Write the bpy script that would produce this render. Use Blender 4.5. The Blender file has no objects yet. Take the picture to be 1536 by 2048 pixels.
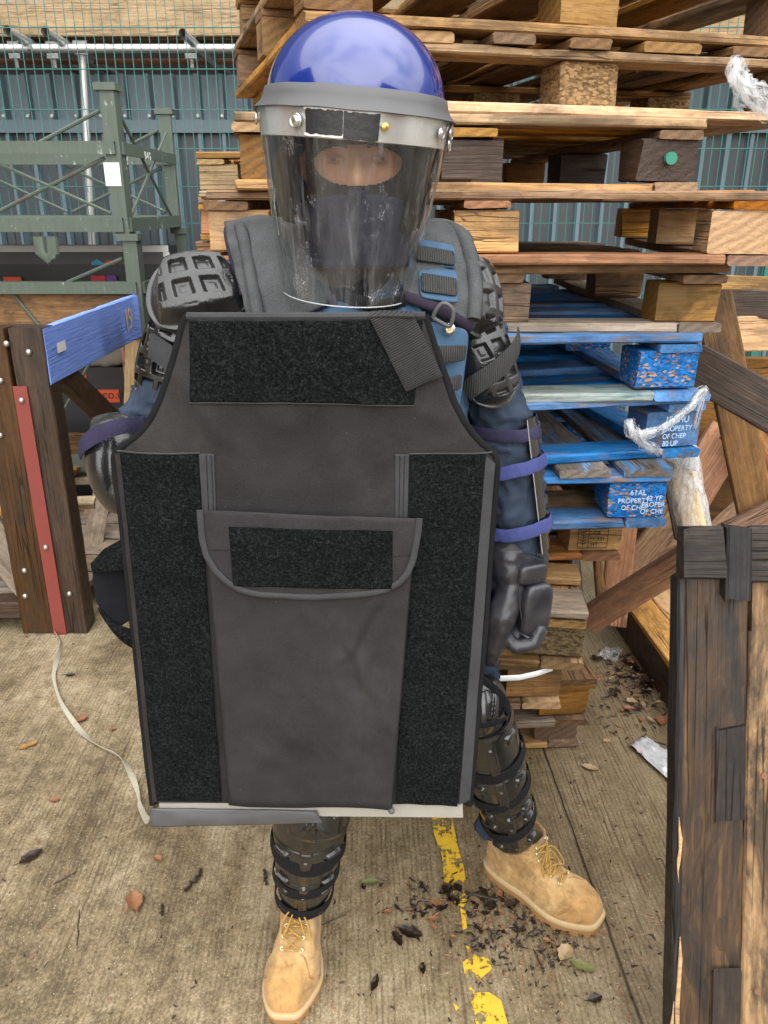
import bpy, bmesh, math, random
from mathutils import Vector, Matrix, noise, Euler

# ------------------------------------------------------------------ camera, world, sun, exposure
S = bpy.context.scene
R = math.radians
F, PITCH, CH = 1600.0, R(21), 1.6            # focal length in photo pixels, downward pitch, eye height
CP, SP = math.cos(PITCH), math.sin(PITCH)
cd = bpy.data.cameras.new('camera')
cam = bpy.data.objects.new('camera', cd)
S.collection.objects.link(cam)
cam.location = (0, 0, CH)
cam.rotation_euler = (R(90) - PITCH, 0, 0)
cd.sensor_fit = 'HORIZONTAL'; cd.sensor_width = 36; cd.lens = 36 * F / 1536
cd.clip_start = 0.05; cd.clip_end = 500
S.camera = cam

SUN_EL, SUN_AZ = R(58), R(158)               # azimuth measured from +Y, clockwise; behind the camera
w = bpy.data.worlds.new("World"); S.world = w; w.use_nodes = True
wn = w.node_tree; wn.nodes.clear()
def wN(t, **k):
    n = wn.nodes.new(t)
    for a, b in k.items(): setattr(n, a, b)
    return n
wo = wN('ShaderNodeOutputWorld'); wb = wN('ShaderNodeBackground'); wb.inputs['Strength'].default_value = 0.10
sky = wN('ShaderNodeTexSky', sky_type='NISHITA', sun_disc=False); sky.sun_elevation = SUN_EL; sky.sun_rotation = SUN_AZ
tc = wN('ShaderNodeTexCoord'); mp = wN('ShaderNodeMapping'); mp.inputs['Scale'].default_value = (1.6, 1.6, 3.2)
mp.inputs['Location'].default_value = (.7, 2.4, .3)
nz = wN('ShaderNodeTexNoise'); nz.inputs['Scale'].default_value = .75; nz.inputs['Detail'].default_value = 2
nz.inputs['Roughness'].default_value = .55; nz.inputs['Distortion'].default_value = .35
cr = wN('ShaderNodeValToRGB'); cr.color_ramp.elements[0].position = .22; cr.color_ramp.elements[1].position = .48
cc = wN('ShaderNodeValToRGB'); cc.color_ramp.elements[0].color = (10, 10.2, 10.6, 1); cc.color_ramp.elements[1].color = (13, 13, 13, 1)
cc.color_ramp.elements[0].position = .40; cc.color_ramp.elements[1].position = .72
mx = wN('ShaderNodeMix', data_type='RGBA')
wl = wn.links.new
wl(tc.outputs['Generated'], mp.inputs['Vector']); wl(mp.outputs[0], nz.inputs['Vector'])
wl(nz.outputs['Fac'], cr.inputs[0]); wl(nz.outputs['Fac'], cc.inputs[0])
wl(cr.outputs[0], mx.inputs[0]); wl(sky.outputs[0], mx.inputs[6]); wl(cc.outputs[0], mx.inputs[7])
dp = wN('ShaderNodeVectorMath', operation='DOT_PRODUCT'); dp.inputs[1].default_value = (.18, -.62, .76)      # the cloud is brightest high behind the camera
mr_ = wN('ShaderNodeMapRange', interpolation_type='SMOOTHSTEP'); mr_.inputs[1].default_value = .05; mr_.inputs[2].default_value = .98; mr_.inputs[3].default_value = .24; mr_.inputs[4].default_value = 1.9
vs_ = wN('ShaderNodeVectorMath', operation='SCALE'); wl(tc.outputs['Generated'], dp.inputs[0]); wl(dp.outputs['Value'], mr_.inputs[0]); wl(mx.outputs[2], vs_.inputs[0]); wl(mr_.outputs[0], vs_.inputs['Scale'])
wl(vs_.outputs[0], wb.inputs['Color']); wl(wb.outputs[0], wo.inputs['Surface'])

sd = bpy.data.lights.new('sun', 'SUN'); sd.energy = 2.0; sd.angle = R(140); sd.color = (1, .95, .87)
sun = bpy.data.objects.new('sun', sd); S.collection.objects.link(sun)
dirv = Vector((math.sin(SUN_AZ) * math.cos(SUN_EL), math.cos(SUN_AZ) * math.cos(SUN_EL), math.sin(SUN_EL)))
sun.rotation_euler = dirv.to_track_quat('Z', 'Y').to_euler()
sun.location = dirv * 20
vs = S.view_settings
vs.view_transform = 'Standard'; vs.look = 'None'; vs.exposure = 0.88; vs.gamma = 1; vs.use_curve_mapping = False
S.cycles.max_bounces = 8; S.cycles.transparent_max_bounces = 24; S.cycles.caustics_reflective = False; S.cycles.caustics_refractive = False
S.cycles.use_denoising = True

# ------------------------------------------------------------------ helpers
def ray(px, py):
    a = (px - 768) / F; b = (1024 - py) / F
    return Vector((a, CP + b * SP, -SP + b * CP))
def W(px, py, Y=None, z=None):
    """a point of the yard seen at photo pixel (px,py), at distance Y or height z"""
    d = ray(px, py)
    t = Y / d.y if Y is not None else (z - CH) / d.z
    return Vector((0, 0, CH)) + d * t
def XW(px, Y, z):
    return (px - 768) / F * (Y * CP + (CH - z) * SP)
def lerp(a, b, t): return a + (b - a) * t
def sstep(a, b, x):
    t = max(0, min(1, (x - a) / (b - a))); return t * t * (3 - 2 * t)
def nz3(v, s=1.0): return noise.noise(Vector(v) * s)

COL = S.collection
XF = {}                                       # world matrix of each root
def tag(o, label=None, cat=None, group=None, kind=None):
    if label: o['label'] = label
    if cat: o['category'] = cat
    if group: o['group'] = group
    if kind: o['kind'] = kind
    return o
def thing(name, label, cat, loc=(0, 0, 0), rz=0, group=None, rot=None):
    o = bpy.data.objects.new(name, None); COL.objects.link(o)
    o.empty_display_size = .1
    e = Euler(rot if rot else (0, 0, rz))
    o.location = loc; o.rotation_euler = e
    XF[o.name] = Matrix.Translation(Vector(loc)) @ e.to_matrix().to_4x4()
    return tag(o, label, cat, group)

class MB:
    def __init__(s): s.v = []; s.f = []; s.m = []
    def add(s, vs, fs, mi=0):
        b = len(s.v); s.v += [Vector(p) for p in vs]; s.f += [[i + b for i in f] for f in fs]; s.m += [mi] * len(fs)
    def box(s, lo, hi, mi=0):
        x0, y0, z0 = lo; x1, y1, z1 = hi
        s.add([(x0,y0,z0),(x1,y0,z0),(x1,y1,z0),(x0,y1,z0),(x0,y0,z1),(x1,y0,z1),(x1,y1,z1),(x0,y1,z1)],
              [(0,3,2,1),(4,5,6,7),(0,1,5,4),(1,2,6,5),(2,3,7,6),(3,0,4,7)], mi)
    def obox(s, c, ax, ay, az, mi=0):
        """box from centre and three half axes"""
        c, ax, ay, az = map(Vector, (c, ax, ay, az))
        s.add([c-ax-ay-az, c+ax-ay-az, c+ax+ay-az, c-ax+ay-az, c-ax-ay+az, c+ax-ay+az, c+ax+ay+az, c-ax+ay+az],
              [(0,3,2,1),(4,5,6,7),(0,1,5,4),(1,2,6,5),(2,3,7,6),(3,0,4,7)], mi)
    def bar(s, p0, p1, wd, th, up=(0, 0, 1), mi=0):
        p0, p1, up = Vector(p0), Vector(p1), Vector(up)
        x = (p1 - p0); L = x.length; x.normalize()
        y = up.cross(x).normalized(); z = x.cross(y)
        s.obox((p0 + p1) / 2, x * L / 2, y * wd / 2, z * th / 2, mi)
    def tube(s, pts, r, n=8, cap=True, closed=False, flat=None, mi=0):
        """tube along pts; r one radius or a list; flat=(k, normal) squashes the section"""
        pts = [Vector(p) for p in pts]; m = len(pts)
        rs = r if isinstance(r, (list, tuple)) else [r] * m
        vs = []; prev = None
        for i, p in enumerate(pts):
            if closed: t = pts[(i + 1) % m] - pts[i - 1]
            else: t = pts[min(i + 1, m - 1)] - pts[max(i - 1, 0)]
            t.normalize()
            if flat: 
                b = Vector(flat[1]); a = t.cross(b)
                if a.length < 1e-5: a = t.orthogonal()
                a.normalize(); b = a.cross(t)
            elif prev is None: a = t.orthogonal().normalized(); b = t.cross(a)
            else:
                a = (prev - t * prev.dot(t)).normalized(); b = t.cross(a)
            prev = a
            for k in range(n):
                g = 2 * math.pi * k / n
                vs.append(p + a * math.cos(g) * rs[i] + b * math.sin(g) * rs[i] * (flat[0] if flat else 1))
        fs = []
        for i in range(m if closed else m - 1):
            j = (i + 1) % m
            for k in range(n):
                fs.append((i*n+k, i*n+(k+1)%n, j*n+(k+1)%n, j*n+k))
        if cap and not closed:
            fs.append(tuple(range(n))[::-1]); fs.append(tuple((m-1)*n+k for k in range(n)))
        s.add(vs, fs, mi)
    def grid(s, rows, cu=False, cv=False, mi=0):
        """rows of points -> quads; cu closes along a row, cv closes across rows"""
        nv = len(rows); nu = len(rows[0]); fs = []
        for i in range(nv if cv else nv - 1):
            for j in range(nu if cu else nu - 1):
                a = i * nu + j; b = i * nu + (j + 1) % nu; i2 = ((i + 1) % nv) * nu
                fs.append((a, b, i2 + (j + 1) % nu, i2 + j))
        s.add([p for r in rows for p in r], fs, mi)
    def sphere(s, c, r, nu=16, nv=10, mi=0):
        c = Vector(c); r = Vector(r if hasattr(r, '__len__') else (r, r, r)); rows = []
        for i in range(nv + 1):
            t = math.pi * (i + .002) / (nv + .004)
            rows.append([c + Vector((r.x*math.sin(t)*math.cos(2*math.pi*j/nu), r.y*math.sin(t)*math.sin(2*math.pi*j/nu), r.z*math.cos(t))) for j in range(nu)])
        s.grid(rows[::-1], cu=True, mi=mi)
    def prism(s, poly, ext, mi=0):
        """polygon of 3D points pushed along ext"""
        poly = [Vector(p) for p in poly]; n = len(poly); e = Vector(ext)
        s.add(poly + [p + e for p in poly], [tuple(range(n)), tuple(range(2*n-1, n-1, -1))] + [(i, i+n, (i+1)%n+n, (i+1)%n) for i in range(n)], mi)
    def mesh(s, name, mats, smooth=True, ang=38, inv=None, fix=True):
        me = bpy.data.meshes.new(name)
        vs = [inv @ p for p in s.v] if inv else s.v
        me.from_pydata([tuple(p) for p in vs], [], s.f)
        for m in (mats if isinstance(mats, (list, tuple)) else [mats]): me.materials.append(m)
        for p, mi in zip(me.polygons, s.m): p.material_index = mi
        if fix:
            bm = bmesh.new(); bm.from_mesh(me); bmesh.ops.recalc_face_normals(bm, faces=bm.faces); bm.to_mesh(me); bm.free()
        if smooth:
            for p in me.polygons: p.use_smooth = True
            me.set_sharp_from_angle(angle=R(ang))
        return me
    def obj(s, name, mats, parent=None, **k):
        """link as one mesh object; vertices are given in world space"""
        inv = XF[parent.name].inverted() if parent else None
        if parent and parent.name not in XF: inv = None
        me = s.mesh(name, mats, inv=inv, **k)
        return link(name, me, parent)
def link(name, me, parent=None, M=None):
    o = bpy.data.objects.new(name, me); COL.objects.link(o)
    if parent: o.parent = parent
    if M is not None: o.matrix_basis = M
    XF[o.name] = (XF[parent.name] if parent else Matrix()) @ (M if M is not None else Matrix())
    return o
def top(mb, name, label, cat, mats, group=None, kind=None, **k):
    """a thing that is one mesh: origin at its lowest middle"""
    xs = [p.x for p in mb.v]; ys = [p.y for p in mb.v]; zs = [p.z for p in mb.v]
    c = Vector(((min(xs)+max(xs))/2, (min(ys)+max(ys))/2, min(zs)))
    me = mb.mesh(name, mats, inv=Matrix.Translation(-c), **k)
    o = link(name, me, None, Matrix.Translation(c))
    return tag(o, label, cat, group, kind)
def evalmesh(me, mods):
    """run modifiers on a mesh and return the result"""
    o = bpy.data.objects.new('tmp', me); COL.objects.link(o)
    for t, kw in mods:
        m = o.modifiers.new(t, t)
        for a, b in kw.items(): setattr(m, a, b)
    dg = bpy.context.evaluated_depsgraph_get(); dg.update()
    r = bpy.data.meshes.new_from_object(o.evaluated_get(dg))
    bpy.data.objects.remove(o)
    return r

# ------------------------------------------------------------------ materials
class NT:
    def __init__(s, name):
        s.m = bpy.data.materials.new(name); s.m.use_nodes = True; s.t = s.m.node_tree; s.t.nodes.clear()
        s.out = s.n('ShaderNodeOutputMaterial'); s.b = s.n('ShaderNodeBsdfPrincipled'); s.l(s.b.outputs[0], s.out.inputs[0])
        s.tc = s.n('ShaderNodeTexCoord'); s.oi = s.n('ShaderNodeObjectInfo')
    def n(s, t, **k):
        x = s.t.nodes.new(t)
        for a, b in k.items():
            if a.startswith('i_'): 
                nm = a[2:].replace('_', ' ')
                x.inputs[nm].default_value = b
            else: setattr(x, a, b)
        return x
    def l(s, a, b): s.t.links.new(a, b)
    def val(s, sock, v):
        if hasattr(v, 'is_output'): s.l(v, sock)
        else: sock.default_value = v
    def co(s, scale=(1, 1, 1), rnd=True, src='Object', rot=(0, 0, 0)):
        v = s.tc.outputs[src]
        if rnd:
            mu = s.math('MULTIPLY', s.oi.outputs['Random'], 61.7)
            a = s.n('ShaderNodeVectorMath', operation='ADD'); s.l(v, a.inputs[0]); s.l(mu, a.inputs[1]); v = a.outputs[0]
        mp = s.n('ShaderNodeMapping'); mp.inputs['Scale'].default_value = scale; mp.inputs['Rotation'].default_value = rot
        s.l(v, mp.inputs[0]); return mp.outputs[0]
    def noise(s, vec, scale=1, detail=4, rough=.55, dist=0):
        x = s.n('ShaderNodeTexNoise'); s.l(vec, x.inputs['Vector'])
        x.inputs['Scale'].default_value = scale; x.inputs['Detail'].default_value = detail; x.inputs['Roughness'].default_value = rough; x.inputs['Distortion'].default_value = dist
        return x.outputs['Fac']
    def vor(s, vec, scale=1, feature='F1', out='Distance', rnd=1):
        x = s.n('ShaderNodeTexVoronoi', feature=feature); s.l(vec, x.inputs['Vector']); x.inputs['Scale'].default_value = scale
        x.inputs['Randomness'].default_value = rnd
        return x.outputs[out]
    def wave(s, vec, scale=1, dist=0, detail=2, bands='X', typ='BANDS', prof='SIN', dscale=1):
        x = s.n('ShaderNodeTexWave', wave_type=typ, wave_profile=prof)
        if typ == 'BANDS': x.bands_direction = bands
        else: x.rings_direction = bands
        s.l(vec, x.inputs['Vector']); x.inputs['Scale'].default_value = scale; x.inputs['Distortion'].default_value = dist; x.inputs['Detail'].default_value = detail; x.inputs['Detail Scale'].default_value = dscale
        return x.outputs['Fac']
    def math(s, op, a, b=0.0, clamp=False):
        x = s.n('ShaderNodeMath', operation=op, use_clamp=clamp); s.val(x.inputs[0], a); s.val(x.inputs[1], b); return x.outputs[0]
    def ramp(s, fac, *stops):
        x = s.n('ShaderNodeValToRGB'); e = x.color_ramp.elements
        while len(e) < len(stops): e.new(.5)
        for q, (p, c) in zip(e, stops):
            q.position = p; q.color = (c, c, c, 1) if not hasattr(c, '__len__') else (*c[:3], 1)
        s.l(fac, x.inputs[0]); return x.outputs[0]
    def mix(s, f, a, b, mode='MIX'):
        x = s.n('ShaderNodeMix', data_type='RGBA', blend_type=mode)
        s.val(x.inputs[0], f)
        for i, c in ((6, a), (7, b)):
            if hasattr(c, 'is_output'): s.l(c, x.inputs[i])
            else: x.inputs[i].default_value = (*c[:3], 1) if hasattr(c, '__len__') else (c, c, c, 1)
        return x.outputs[2]
    def bump(s, h, strength=.3, dist=.01):
        x = s.n('ShaderNodeBump'); x.inputs['Strength'].default_value = strength; x.inputs['Distance'].default_value = dist
        s.l(h, x.inputs['Height']); s.l(x.outputs[0], s.b.inputs['Normal']); return x
    def set(s, color=None, rough=None, metal=None, spec=None, coat=None):
        for nm, v in (('Base Color', color), ('Roughness', rough), ('Metallic', metal), ('Specular IOR Level', spec), ('Coat Weight', coat)):
            if v is None: continue
            if nm == 'Base Color' and not hasattr(v, 'is_output'): v = (*v[:3], 1)
            s.val(s.b.inputs[nm], v)
        return s.m

def wood(name, dark, mid, light, rough=.72, stain=.55, stain_col=(.035, .022, .012), paint=None, worn=.5, var=.35, spec=.35, split=.0, pvar=1.0):
    t = NT(name)
    c1 = t.co((1.3, 16, 16)); c2 = t.co((5, 130, 130)); c3 = t.co((2.2, 6, 6))
    bands = t.noise(c1, 1, 4, .6, 1.1)
    fib = t.noise(c2, 1, 3, .6)
    wrp = t.n('ShaderNodeVectorMath', operation='ADD'); t.l(t.co((.55, 7, 7)), wrp.inputs[0]); wn_ = t.n('ShaderNodeTexNoise'); t.l(t.co((1.6, 5, 5)), wn_.inputs[0]); wn_.inputs['Scale'].default_value = 1.0; wn_.inputs['Detail'].default_value = 3
    wsc = t.n('ShaderNodeVectorMath', operation='SCALE'); wsc.inputs['Scale'].default_value = 1.6; t.l(wn_.outputs['Color'], wsc.inputs[0]); t.l(wsc.outputs[0], wrp.inputs[1])
    rings = t.noise(wrp.outputs[0], 2.6, 2, .5)
    rl = t.math('FRACT', t.math('MULTIPLY', rings, 9.0)); rl = t.math('MULTIPLY', rl, rl)
    band2 = t.noise(t.co((.9, 4.5, 4.5)), 1, 5, .65, .6)
    g = t.math('ADD', t.math('MULTIPLY', t.math('ADD', t.math('MULTIPLY', bands, .6), t.math('MULTIPLY', band2, .4)), .62), t.math('ADD', t.math('MULTIPLY', fib, .32), t.math('MULTIPLY', t.math('SUBTRACT', .45, rl), .09)))
    col = t.ramp(g, (.30, dark), (.50, mid), (.67, light))
    # knots
    kn = t.vor(t.co((2.6, 7, 7)), 1); kk = t.ramp(kn, (.05, 1.0), (.13, 0.0))
    col = t.mix(t.math('MULTIPLY', kk, .7), col, tuple(x * .35 for x in dark))
    st = t.ramp(t.noise(c3, 1.3, 7, .7, .5), (.47, 0.0), (.60, 1.0))
    col = t.mix(t.math('MULTIPLY', st, stain), col, stain_col)
    # end grain
    gm = t.n('ShaderNodeNewGeometry'); vt = t.n('ShaderNodeVectorTransform', vector_type='NORMAL', convert_from='WORLD', convert_to='OBJECT')
    t.l(gm.outputs['Normal'], vt.inputs[0]); sp = t.n('ShaderNodeSeparateXYZ'); t.l(vt.outputs[0], sp.inputs[0])
    end = t.math('GREATER_THAN', t.math('ABSOLUTE', sp.outputs[0]), .8)
    crk = t.vor(t.co((1.6, 60, 60)), 1, 'DISTANCE_TO_EDGE'); ck = t.math('MULTIPLY', t.ramp(crk, (.0, 1.0), (.05, 0.0)), t.ramp(t.noise(t.co((2, 9, 9)), 1, 3), (.52, 0.0), (.6, 1.0)))
    ck = t.math('MULTIPLY', ck, t.math('SUBTRACT', 1.0, end))
    col = t.mix(t.math('MULTIPLY', ck, .8), col, tuple(x * .2 for x in dark))
    grime = t.noise(t.co((9, 9, 9)), 2.5, 5, .7)
    col = t.mix(t.ramp(grime, (.5, 0.0), (.75, .35)), col, tuple(x * .5 for x in stain_col))
    er = t.wave(t.co((0.01, 3, 4)), 4.6, 2.5, 3, 'X', typ='RINGS', dscale=2.0)
    ecol = t.mix(t.math('MULTIPLY', t.math('ADD', t.math('MULTIPLY', er, .6), t.math('MULTIPLY', grime, .5)), .75), tuple(x*.9 for x in mid), tuple(x * .8 for x in dark))
    col = t.mix(end, col, ecol)
    if paint:
        pn = t.math('ADD', t.math('MULTIPLY', t.noise(t.co((3, 14, 14)), 1.5, 7, .7), .7), t.math('MULTIPLY', fib, .3))
        msk = t.ramp(pn, (worn - .04, 1.0), (worn + .05, 0.0))
        pc = t.mix(t.ramp(t.noise(t.co((3, 8, 8)), 2, 6, .7), (.35, 0.0), (.65, 1.0)), tuple(x * .5 for x in paint), (min(1, paint[0] * 4 + .01), min(1, paint[1] * 1.55), min(1, paint[2] * 1.25)))
        pc = t.mix(pvar, paint, pc)
        col = t.mix(msk, col, pc)
    hv = t.n('ShaderNodeHueSaturation'); t.l(col, hv.inputs['Color'])
    mr = t.n('ShaderNodeMapRange'); t.l(t.oi.outputs['Random'], mr.inputs[0]); mr.inputs[3].default_value = 1 - var; mr.inputs[4].default_value = 1 + var
    t.l(mr.outputs[0], hv.inputs['Value'])
    h2 = t.math('FRACT', t.math('MULTIPLY', t.oi.outputs['Random'], 7.3)); m2 = t.n('ShaderNodeMapRange'); t.l(h2, m2.inputs[0]); m2.inputs[3].default_value = .75; m2.inputs[4].default_value = 1.2
    t.l(m2.outputs[0], hv.inputs['Saturation'])
    t.set(hv.outputs[0], t.ramp(grime, (.3, rough - .22), (.7, rough + .1)), spec=spec)
    h = t.math('SUBTRACT', t.math('ADD', t.math('MULTIPLY', fib, .6), t.math('MULTIPLY', bands, .5)), t.math('MULTIPLY', ck, .8))
    t.bump(h, .7, .006)
    return t.m

M = {}
M['wood_tan'] = wood('wood_tan', (.21, .11, .04), (.43, .255, .105), (.50, .33, .155), stain=.66)
M['wood_honey'] = wood('wood_honey', (.26, .125, .038), (.50, .27, .09), (.54, .34, .145), stain=.6, rough=.6)
M['wood_brown'] = wood('wood_brown', (.085, .042, .017), (.205, .11, .045), (.34, .20, .09), stain=.6)
M['wood_grey'] = wood('wood_grey', (.12, .085, .055), (.25, .185, .125), (.38, .30, .21), stain=.4)
M['wood_dark'] = wood('wood_dark', (.020, .011, .006), (.055, .028, .013), (.10, .054, .025), stain=.7, rough=.55, var=.15)
M['wood_red'] = wood('wood_red', (.17, .066, .022), (.37, .155, .052), (.52, .26, .105), stain=.35)
M['scaffold_wood'] = wood('scaffold_wood', (.20, .135, .07), (.36, .26, .15), (.47, .36, .22), stain=.25, var=.12)
M['wood_pale'] = wood('wood_pale', (.33, .22, .12), (.52, .38, .22), (.66, .52, .34), stain=.18)
M['wood_blue'] = wood('wood_blue', (.10, .06, .03), (.22, .14, .08), (.33, .23, .14), paint=(.006, .125, .37), worn=.56, stain=.3, var=.25)
M['wood_blue_worn'] = wood('wood_blue_worn', (.09, .065, .04), (.2, .15, .10), (.30, .25, .18), paint=(.012, .16, .41), worn=.46, stain=.5, var=.25)
M['wood_teal'] = wood('wood_teal', (.12, .13, .10), (.22, .28, .24), (.32, .40, .35), paint=(.09, .24, .28), worn=.5, stain=.35, var=.1)
M['wood_burnt'] = wood('wood_burnt', (.012, .009, .007), (.035, .024, .017), (.085, .058, .036), stain=.65, stain_col=(.008, .007, .007), rough=.7, var=.2)
M['wood_char'] = wood('wood_char', (.006, .005, .005), (.016, .013, .012), (.045, .038, .032), stain=.6, stain_col=(.005, .005, .005), rough=.62, var=.2)
M['wood_scorched'] = wood('wood_scorched', (.11, .056, .020), (.26, .150, .062), (.39, .25, .115), stain=.85, stain_col=(.012, .009, .007), var=.15)
M['wood_streaked'] = wood('wood_streaked', (.009, .006, .004), (.050, .029, .015), (.14, .085, .042), stain=.95, stain_col=(.012, .01, .009), var=.1, rough=.6)

def chipboard(name, c0, c1, paint=None, worn=.55):
    t = NT(name); v = t.co((60, 60, 110)); vo = t.n('ShaderNodeTexVoronoi'); t.l(v, vo.inputs[0]); vo.inputs['Scale'].default_value = 2.2
    sep = t.n('ShaderNodeSeparateColor'); t.l(vo.outputs['Color'], sep.inputs[0])
    f = t.math('ADD', t.math('MULTIPLY', sep.outputs[0], .5), t.math('MULTIPLY', t.noise(t.co((14, 14, 14)), 2, 5), .5))
    col = t.ramp(f, (.25, c0), (.6, c1), (.85, tuple(min(1, x * 1.5) for x in c1)))
    if paint:
        m = t.ramp(t.math('ADD', t.math('MULTIPLY', t.noise(t.co((7, 7, 7)), 1.5, 6, .7), .7), t.math('MULTIPLY', sep.outputs[1], .3)), (worn - .05, 1.0), (worn + .04, 0.0))
        col = t.mix(m, col, t.mix(sep.outputs[0], tuple(x * .5 for x in paint), tuple(x * 1.4 for x in paint)))
    t.set(col, .85, spec=.2); t.bump(f, .9, .008); return t.m
M['chip'] = chipboard('chipboard', (.10, .055, .022), (.27, .165, .075))
M['chip_dark'] = chipboard('chipboard_dark', (.05, .035, .018), (.14, .10, .05))
M['chip_char'] = chipboard('chipboard_charred', (.02, .015, .010), (.06, .043, .027))
M['chip_blue'] = chipboard('chipboard_blue', (.16, .09, .03), (.38, .22, .08), (.008, .12, .36), .60)

def plain(name, col, rough=.6, metal=0, spec=.5, bump=0, bscale=200, var=.15, vscale=12, dirt=None):
    t = NT(name); n = t.noise(t.co((1, 1, 1)), vscale, 5, .6)
    c = t.mix(n, tuple(x * (1 - var) for x in col), tuple(min(1, x * (1 + var)) for x in col))
    if dirt:
        c = t.mix(t.ramp(t.noise(t.co((1, 1, 1)), vscale * .7, 8, .72, .5), (dirt[1], 0.0), (dirt[1] + .1, 1.0)), c, dirt[0])
    t.set(c, rough, metal, spec)
    if bump: t.bump(t.noise(t.co((1, 1, 1)), bscale, 3), bump, .002)
    return t.m
# ------------------------------------------------------------------ ground
t = NT('brushed_concrete')
ROT = (0, 0, R(-2.4))
def gco(sc): return t.co(sc, rnd=False, rot=ROT)
gro = t.noise(gco((125, 4.5, 1)), 1, 3, .6, .3)
gro2 = t.noise(gco((260, 16, 1)), 1, 3, .65)
wide = t.noise(gco((11, .7, 1)), 1, 3, .55)
blot = t.noise(gco((1.4, 1.1, 1)), 1, 7, .66, .6)
mott = t.noise(gco((26, 22, 1)), 1, 6, .72)
fine = t.noise(gco((170, 120, 1)), 1, 5, .85)
sep = t.n('ShaderNodeSeparateXYZ'); t.l(gco((1, 1, 1)), sep.inputs[0])
wetx = t.math('MULTIPLY', t.math('ADD', sep.outputs[0], .18), .85, clamp=True)       # the right side of the slab is damper and more stained
base = t.ramp(t.math('ADD', t.math('ADD', t.math('MULTIPLY', blot, .34), t.math('MULTIPLY', mott, .22)), t.math('ADD', t.math('MULTIPLY', fine, .34), t.math('MULTIPLY', wide, .10))),
              (.43, (.070, .049, .024)), (.50, (.205, .154, .084)), (.57, (.39, .315, .20)))
dk = t.mix(t.math('MULTIPLY', wetx, .65), base, t.mix(fine, (.085, .058, .026), (.205, .150, .080)))
wob = t.n('ShaderNodeVectorMath', operation='ADD'); t.l(gco((1, 1, 1)), wob.inputs[0]); wv_ = t.math('MULTIPLY', t.noise(gco((14, 2.5, 1)), 1, 3), .035); cx_ = t.n('ShaderNodeCombineXYZ'); t.l(wv_, cx_.inputs[0]); t.l(cx_.outputs[0], wob.inputs[1])
line = t.wave(wob.outputs[0], 24, .6, 2, 'X', dscale=3)
gsum = t.math('ADD', t.math('ADD', t.math('MULTIPLY', gro, .32), t.math('MULTIPLY', t.math('ADD', .37, t.math('MULTIPLY', line, .26)), .42)), t.math('ADD', t.math('MULTIPLY', gro2, .12), t.math('MULTIPLY', fine, .14)))
grm = t.ramp(gsum, (.41, 1.0), (.49, 0.0))
gate = t.ramp(t.noise(gco((3, .9, 1)), 1, 4, .6), (.35, .4), (.65, 1.0))
col = t.mix(t.math('MULTIPLY', t.math('MULTIPLY', grm, gate), t.math('ADD', .62, t.math('MULTIPLY', wetx, .35))), dk, (.048, .031, .015))
lightg = t.ramp(gsum, (.57, 0.0), (.66, .5)); col = t.mix(lightg, col, (.46, .38, .25))
agg = t.vor(gco((75, 75, 1)), 1); col = t.mix(t.ramp(agg, (.06, .7), (.13, 0.0)), col, (.62, .55, .42))
pit = t.math('ADD', t.vor(gco((46, 34, 1)), 1), t.math('MULTIPLY', t.noise(gco((5, 4, 1)), 1, 4), .5)); pm = t.ramp(pit, (.27, 1.0), (.36, 0.0)); col = t.mix(t.math('MULTIPLY', pm, .6), col, (.05, .034, .018))
spots = t.ramp(t.noise(gco((8, 7, 1)), 1, 8, .75, .4), (.57, 0.0), (.68, .7)); col = t.mix(spots, col, (.07, .048, .024))
moss = t.ramp(t.noise(gco((.8, 1.2, 1)), 1, 4), (.55, 0.0), (.75, .35)); col = t.mix(moss, col, (.135, .108, .035))
jx = t.math('ABSOLUTE', t.math('SUBTRACT', t.math('ADD', sep.outputs[0], t.math('MULTIPLY', t.noise(gco((3, 9, 1)), 1, 4), .012)), .594))
jm = t.ramp(jx, (.0015, 1.0), (.0045, 0.0)); col = t.mix(t.math('MULTIPLY', jm, .85), col, (.03, .02, .012))
t.set(col, t.math('SUBTRACT', t.ramp(blot, (.35, .55), (.6, .85)), t.math('MULTIPLY', wetx, .25)), spec=.4)
hh = t.math('SUBTRACT', t.math('ADD', t.math('MULTIPLY', gsum, .9), t.math('MULTIPLY', mott, .4)), t.math('ADD', t.math('MULTIPLY', pm, .2), jm))
t.bump(hh, .9, .007)
M['concrete'] = t.m
g = MB()
nx, ny = 60, 60
rows = [[(lerp(-60, 60, i / nx), lerp(-40, 90, j / ny), 0) for i in range(nx + 1)] for j in range(ny + 1)]
g.grid(rows); o = g.obj('ground', M['concrete'], smooth=False); tag(o, 'brushed tan concrete yard with fine grooves and stains', 'ground', kind='structure')

t = NT('worn_yellow_paint')
n = t.math('ADD', t.math('MULTIPLY', t.noise(t.co((14, 14, 1), rnd=False), 1, 8, .75), .8), t.math('MULTIPLY', t.noise(t.co((70, 9, 1), rnd=False), 1, 3), .2))
al = t.ramp(n, (.455, 0.0), (.485, 1.0))
t.set(t.mix(t.noise(t.co((60, 60, 1)), 1, 5), (.50, .30, .015), (.70, .45, .035)), .6); t.l(al, t.b.inputs['Alpha'])
t.bump(t.noise(t.co((40, 40, 1)), 1, 6), .5, .004)
M['yellow'] = t.m
g = MB()
def patch_line(pts):
    """ragged patch of the painted line from photo outline"""
    g.add([W(x, y, z=.004) for x, y in pts], [tuple(range(len(pts)))])
patch_line([(858,1600),(897,1600),(905,1640),(915,1690),(928,1735),(932,1768),(915,1772),(888,1764),(884,1712),(868,1668)])
patch_line([(905,1780),(930,1783),(934,1802),(926,1815),(908,1806)])
patch_line([(920,1815),(931,1822),(934,1856),(926,1860)])
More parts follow.
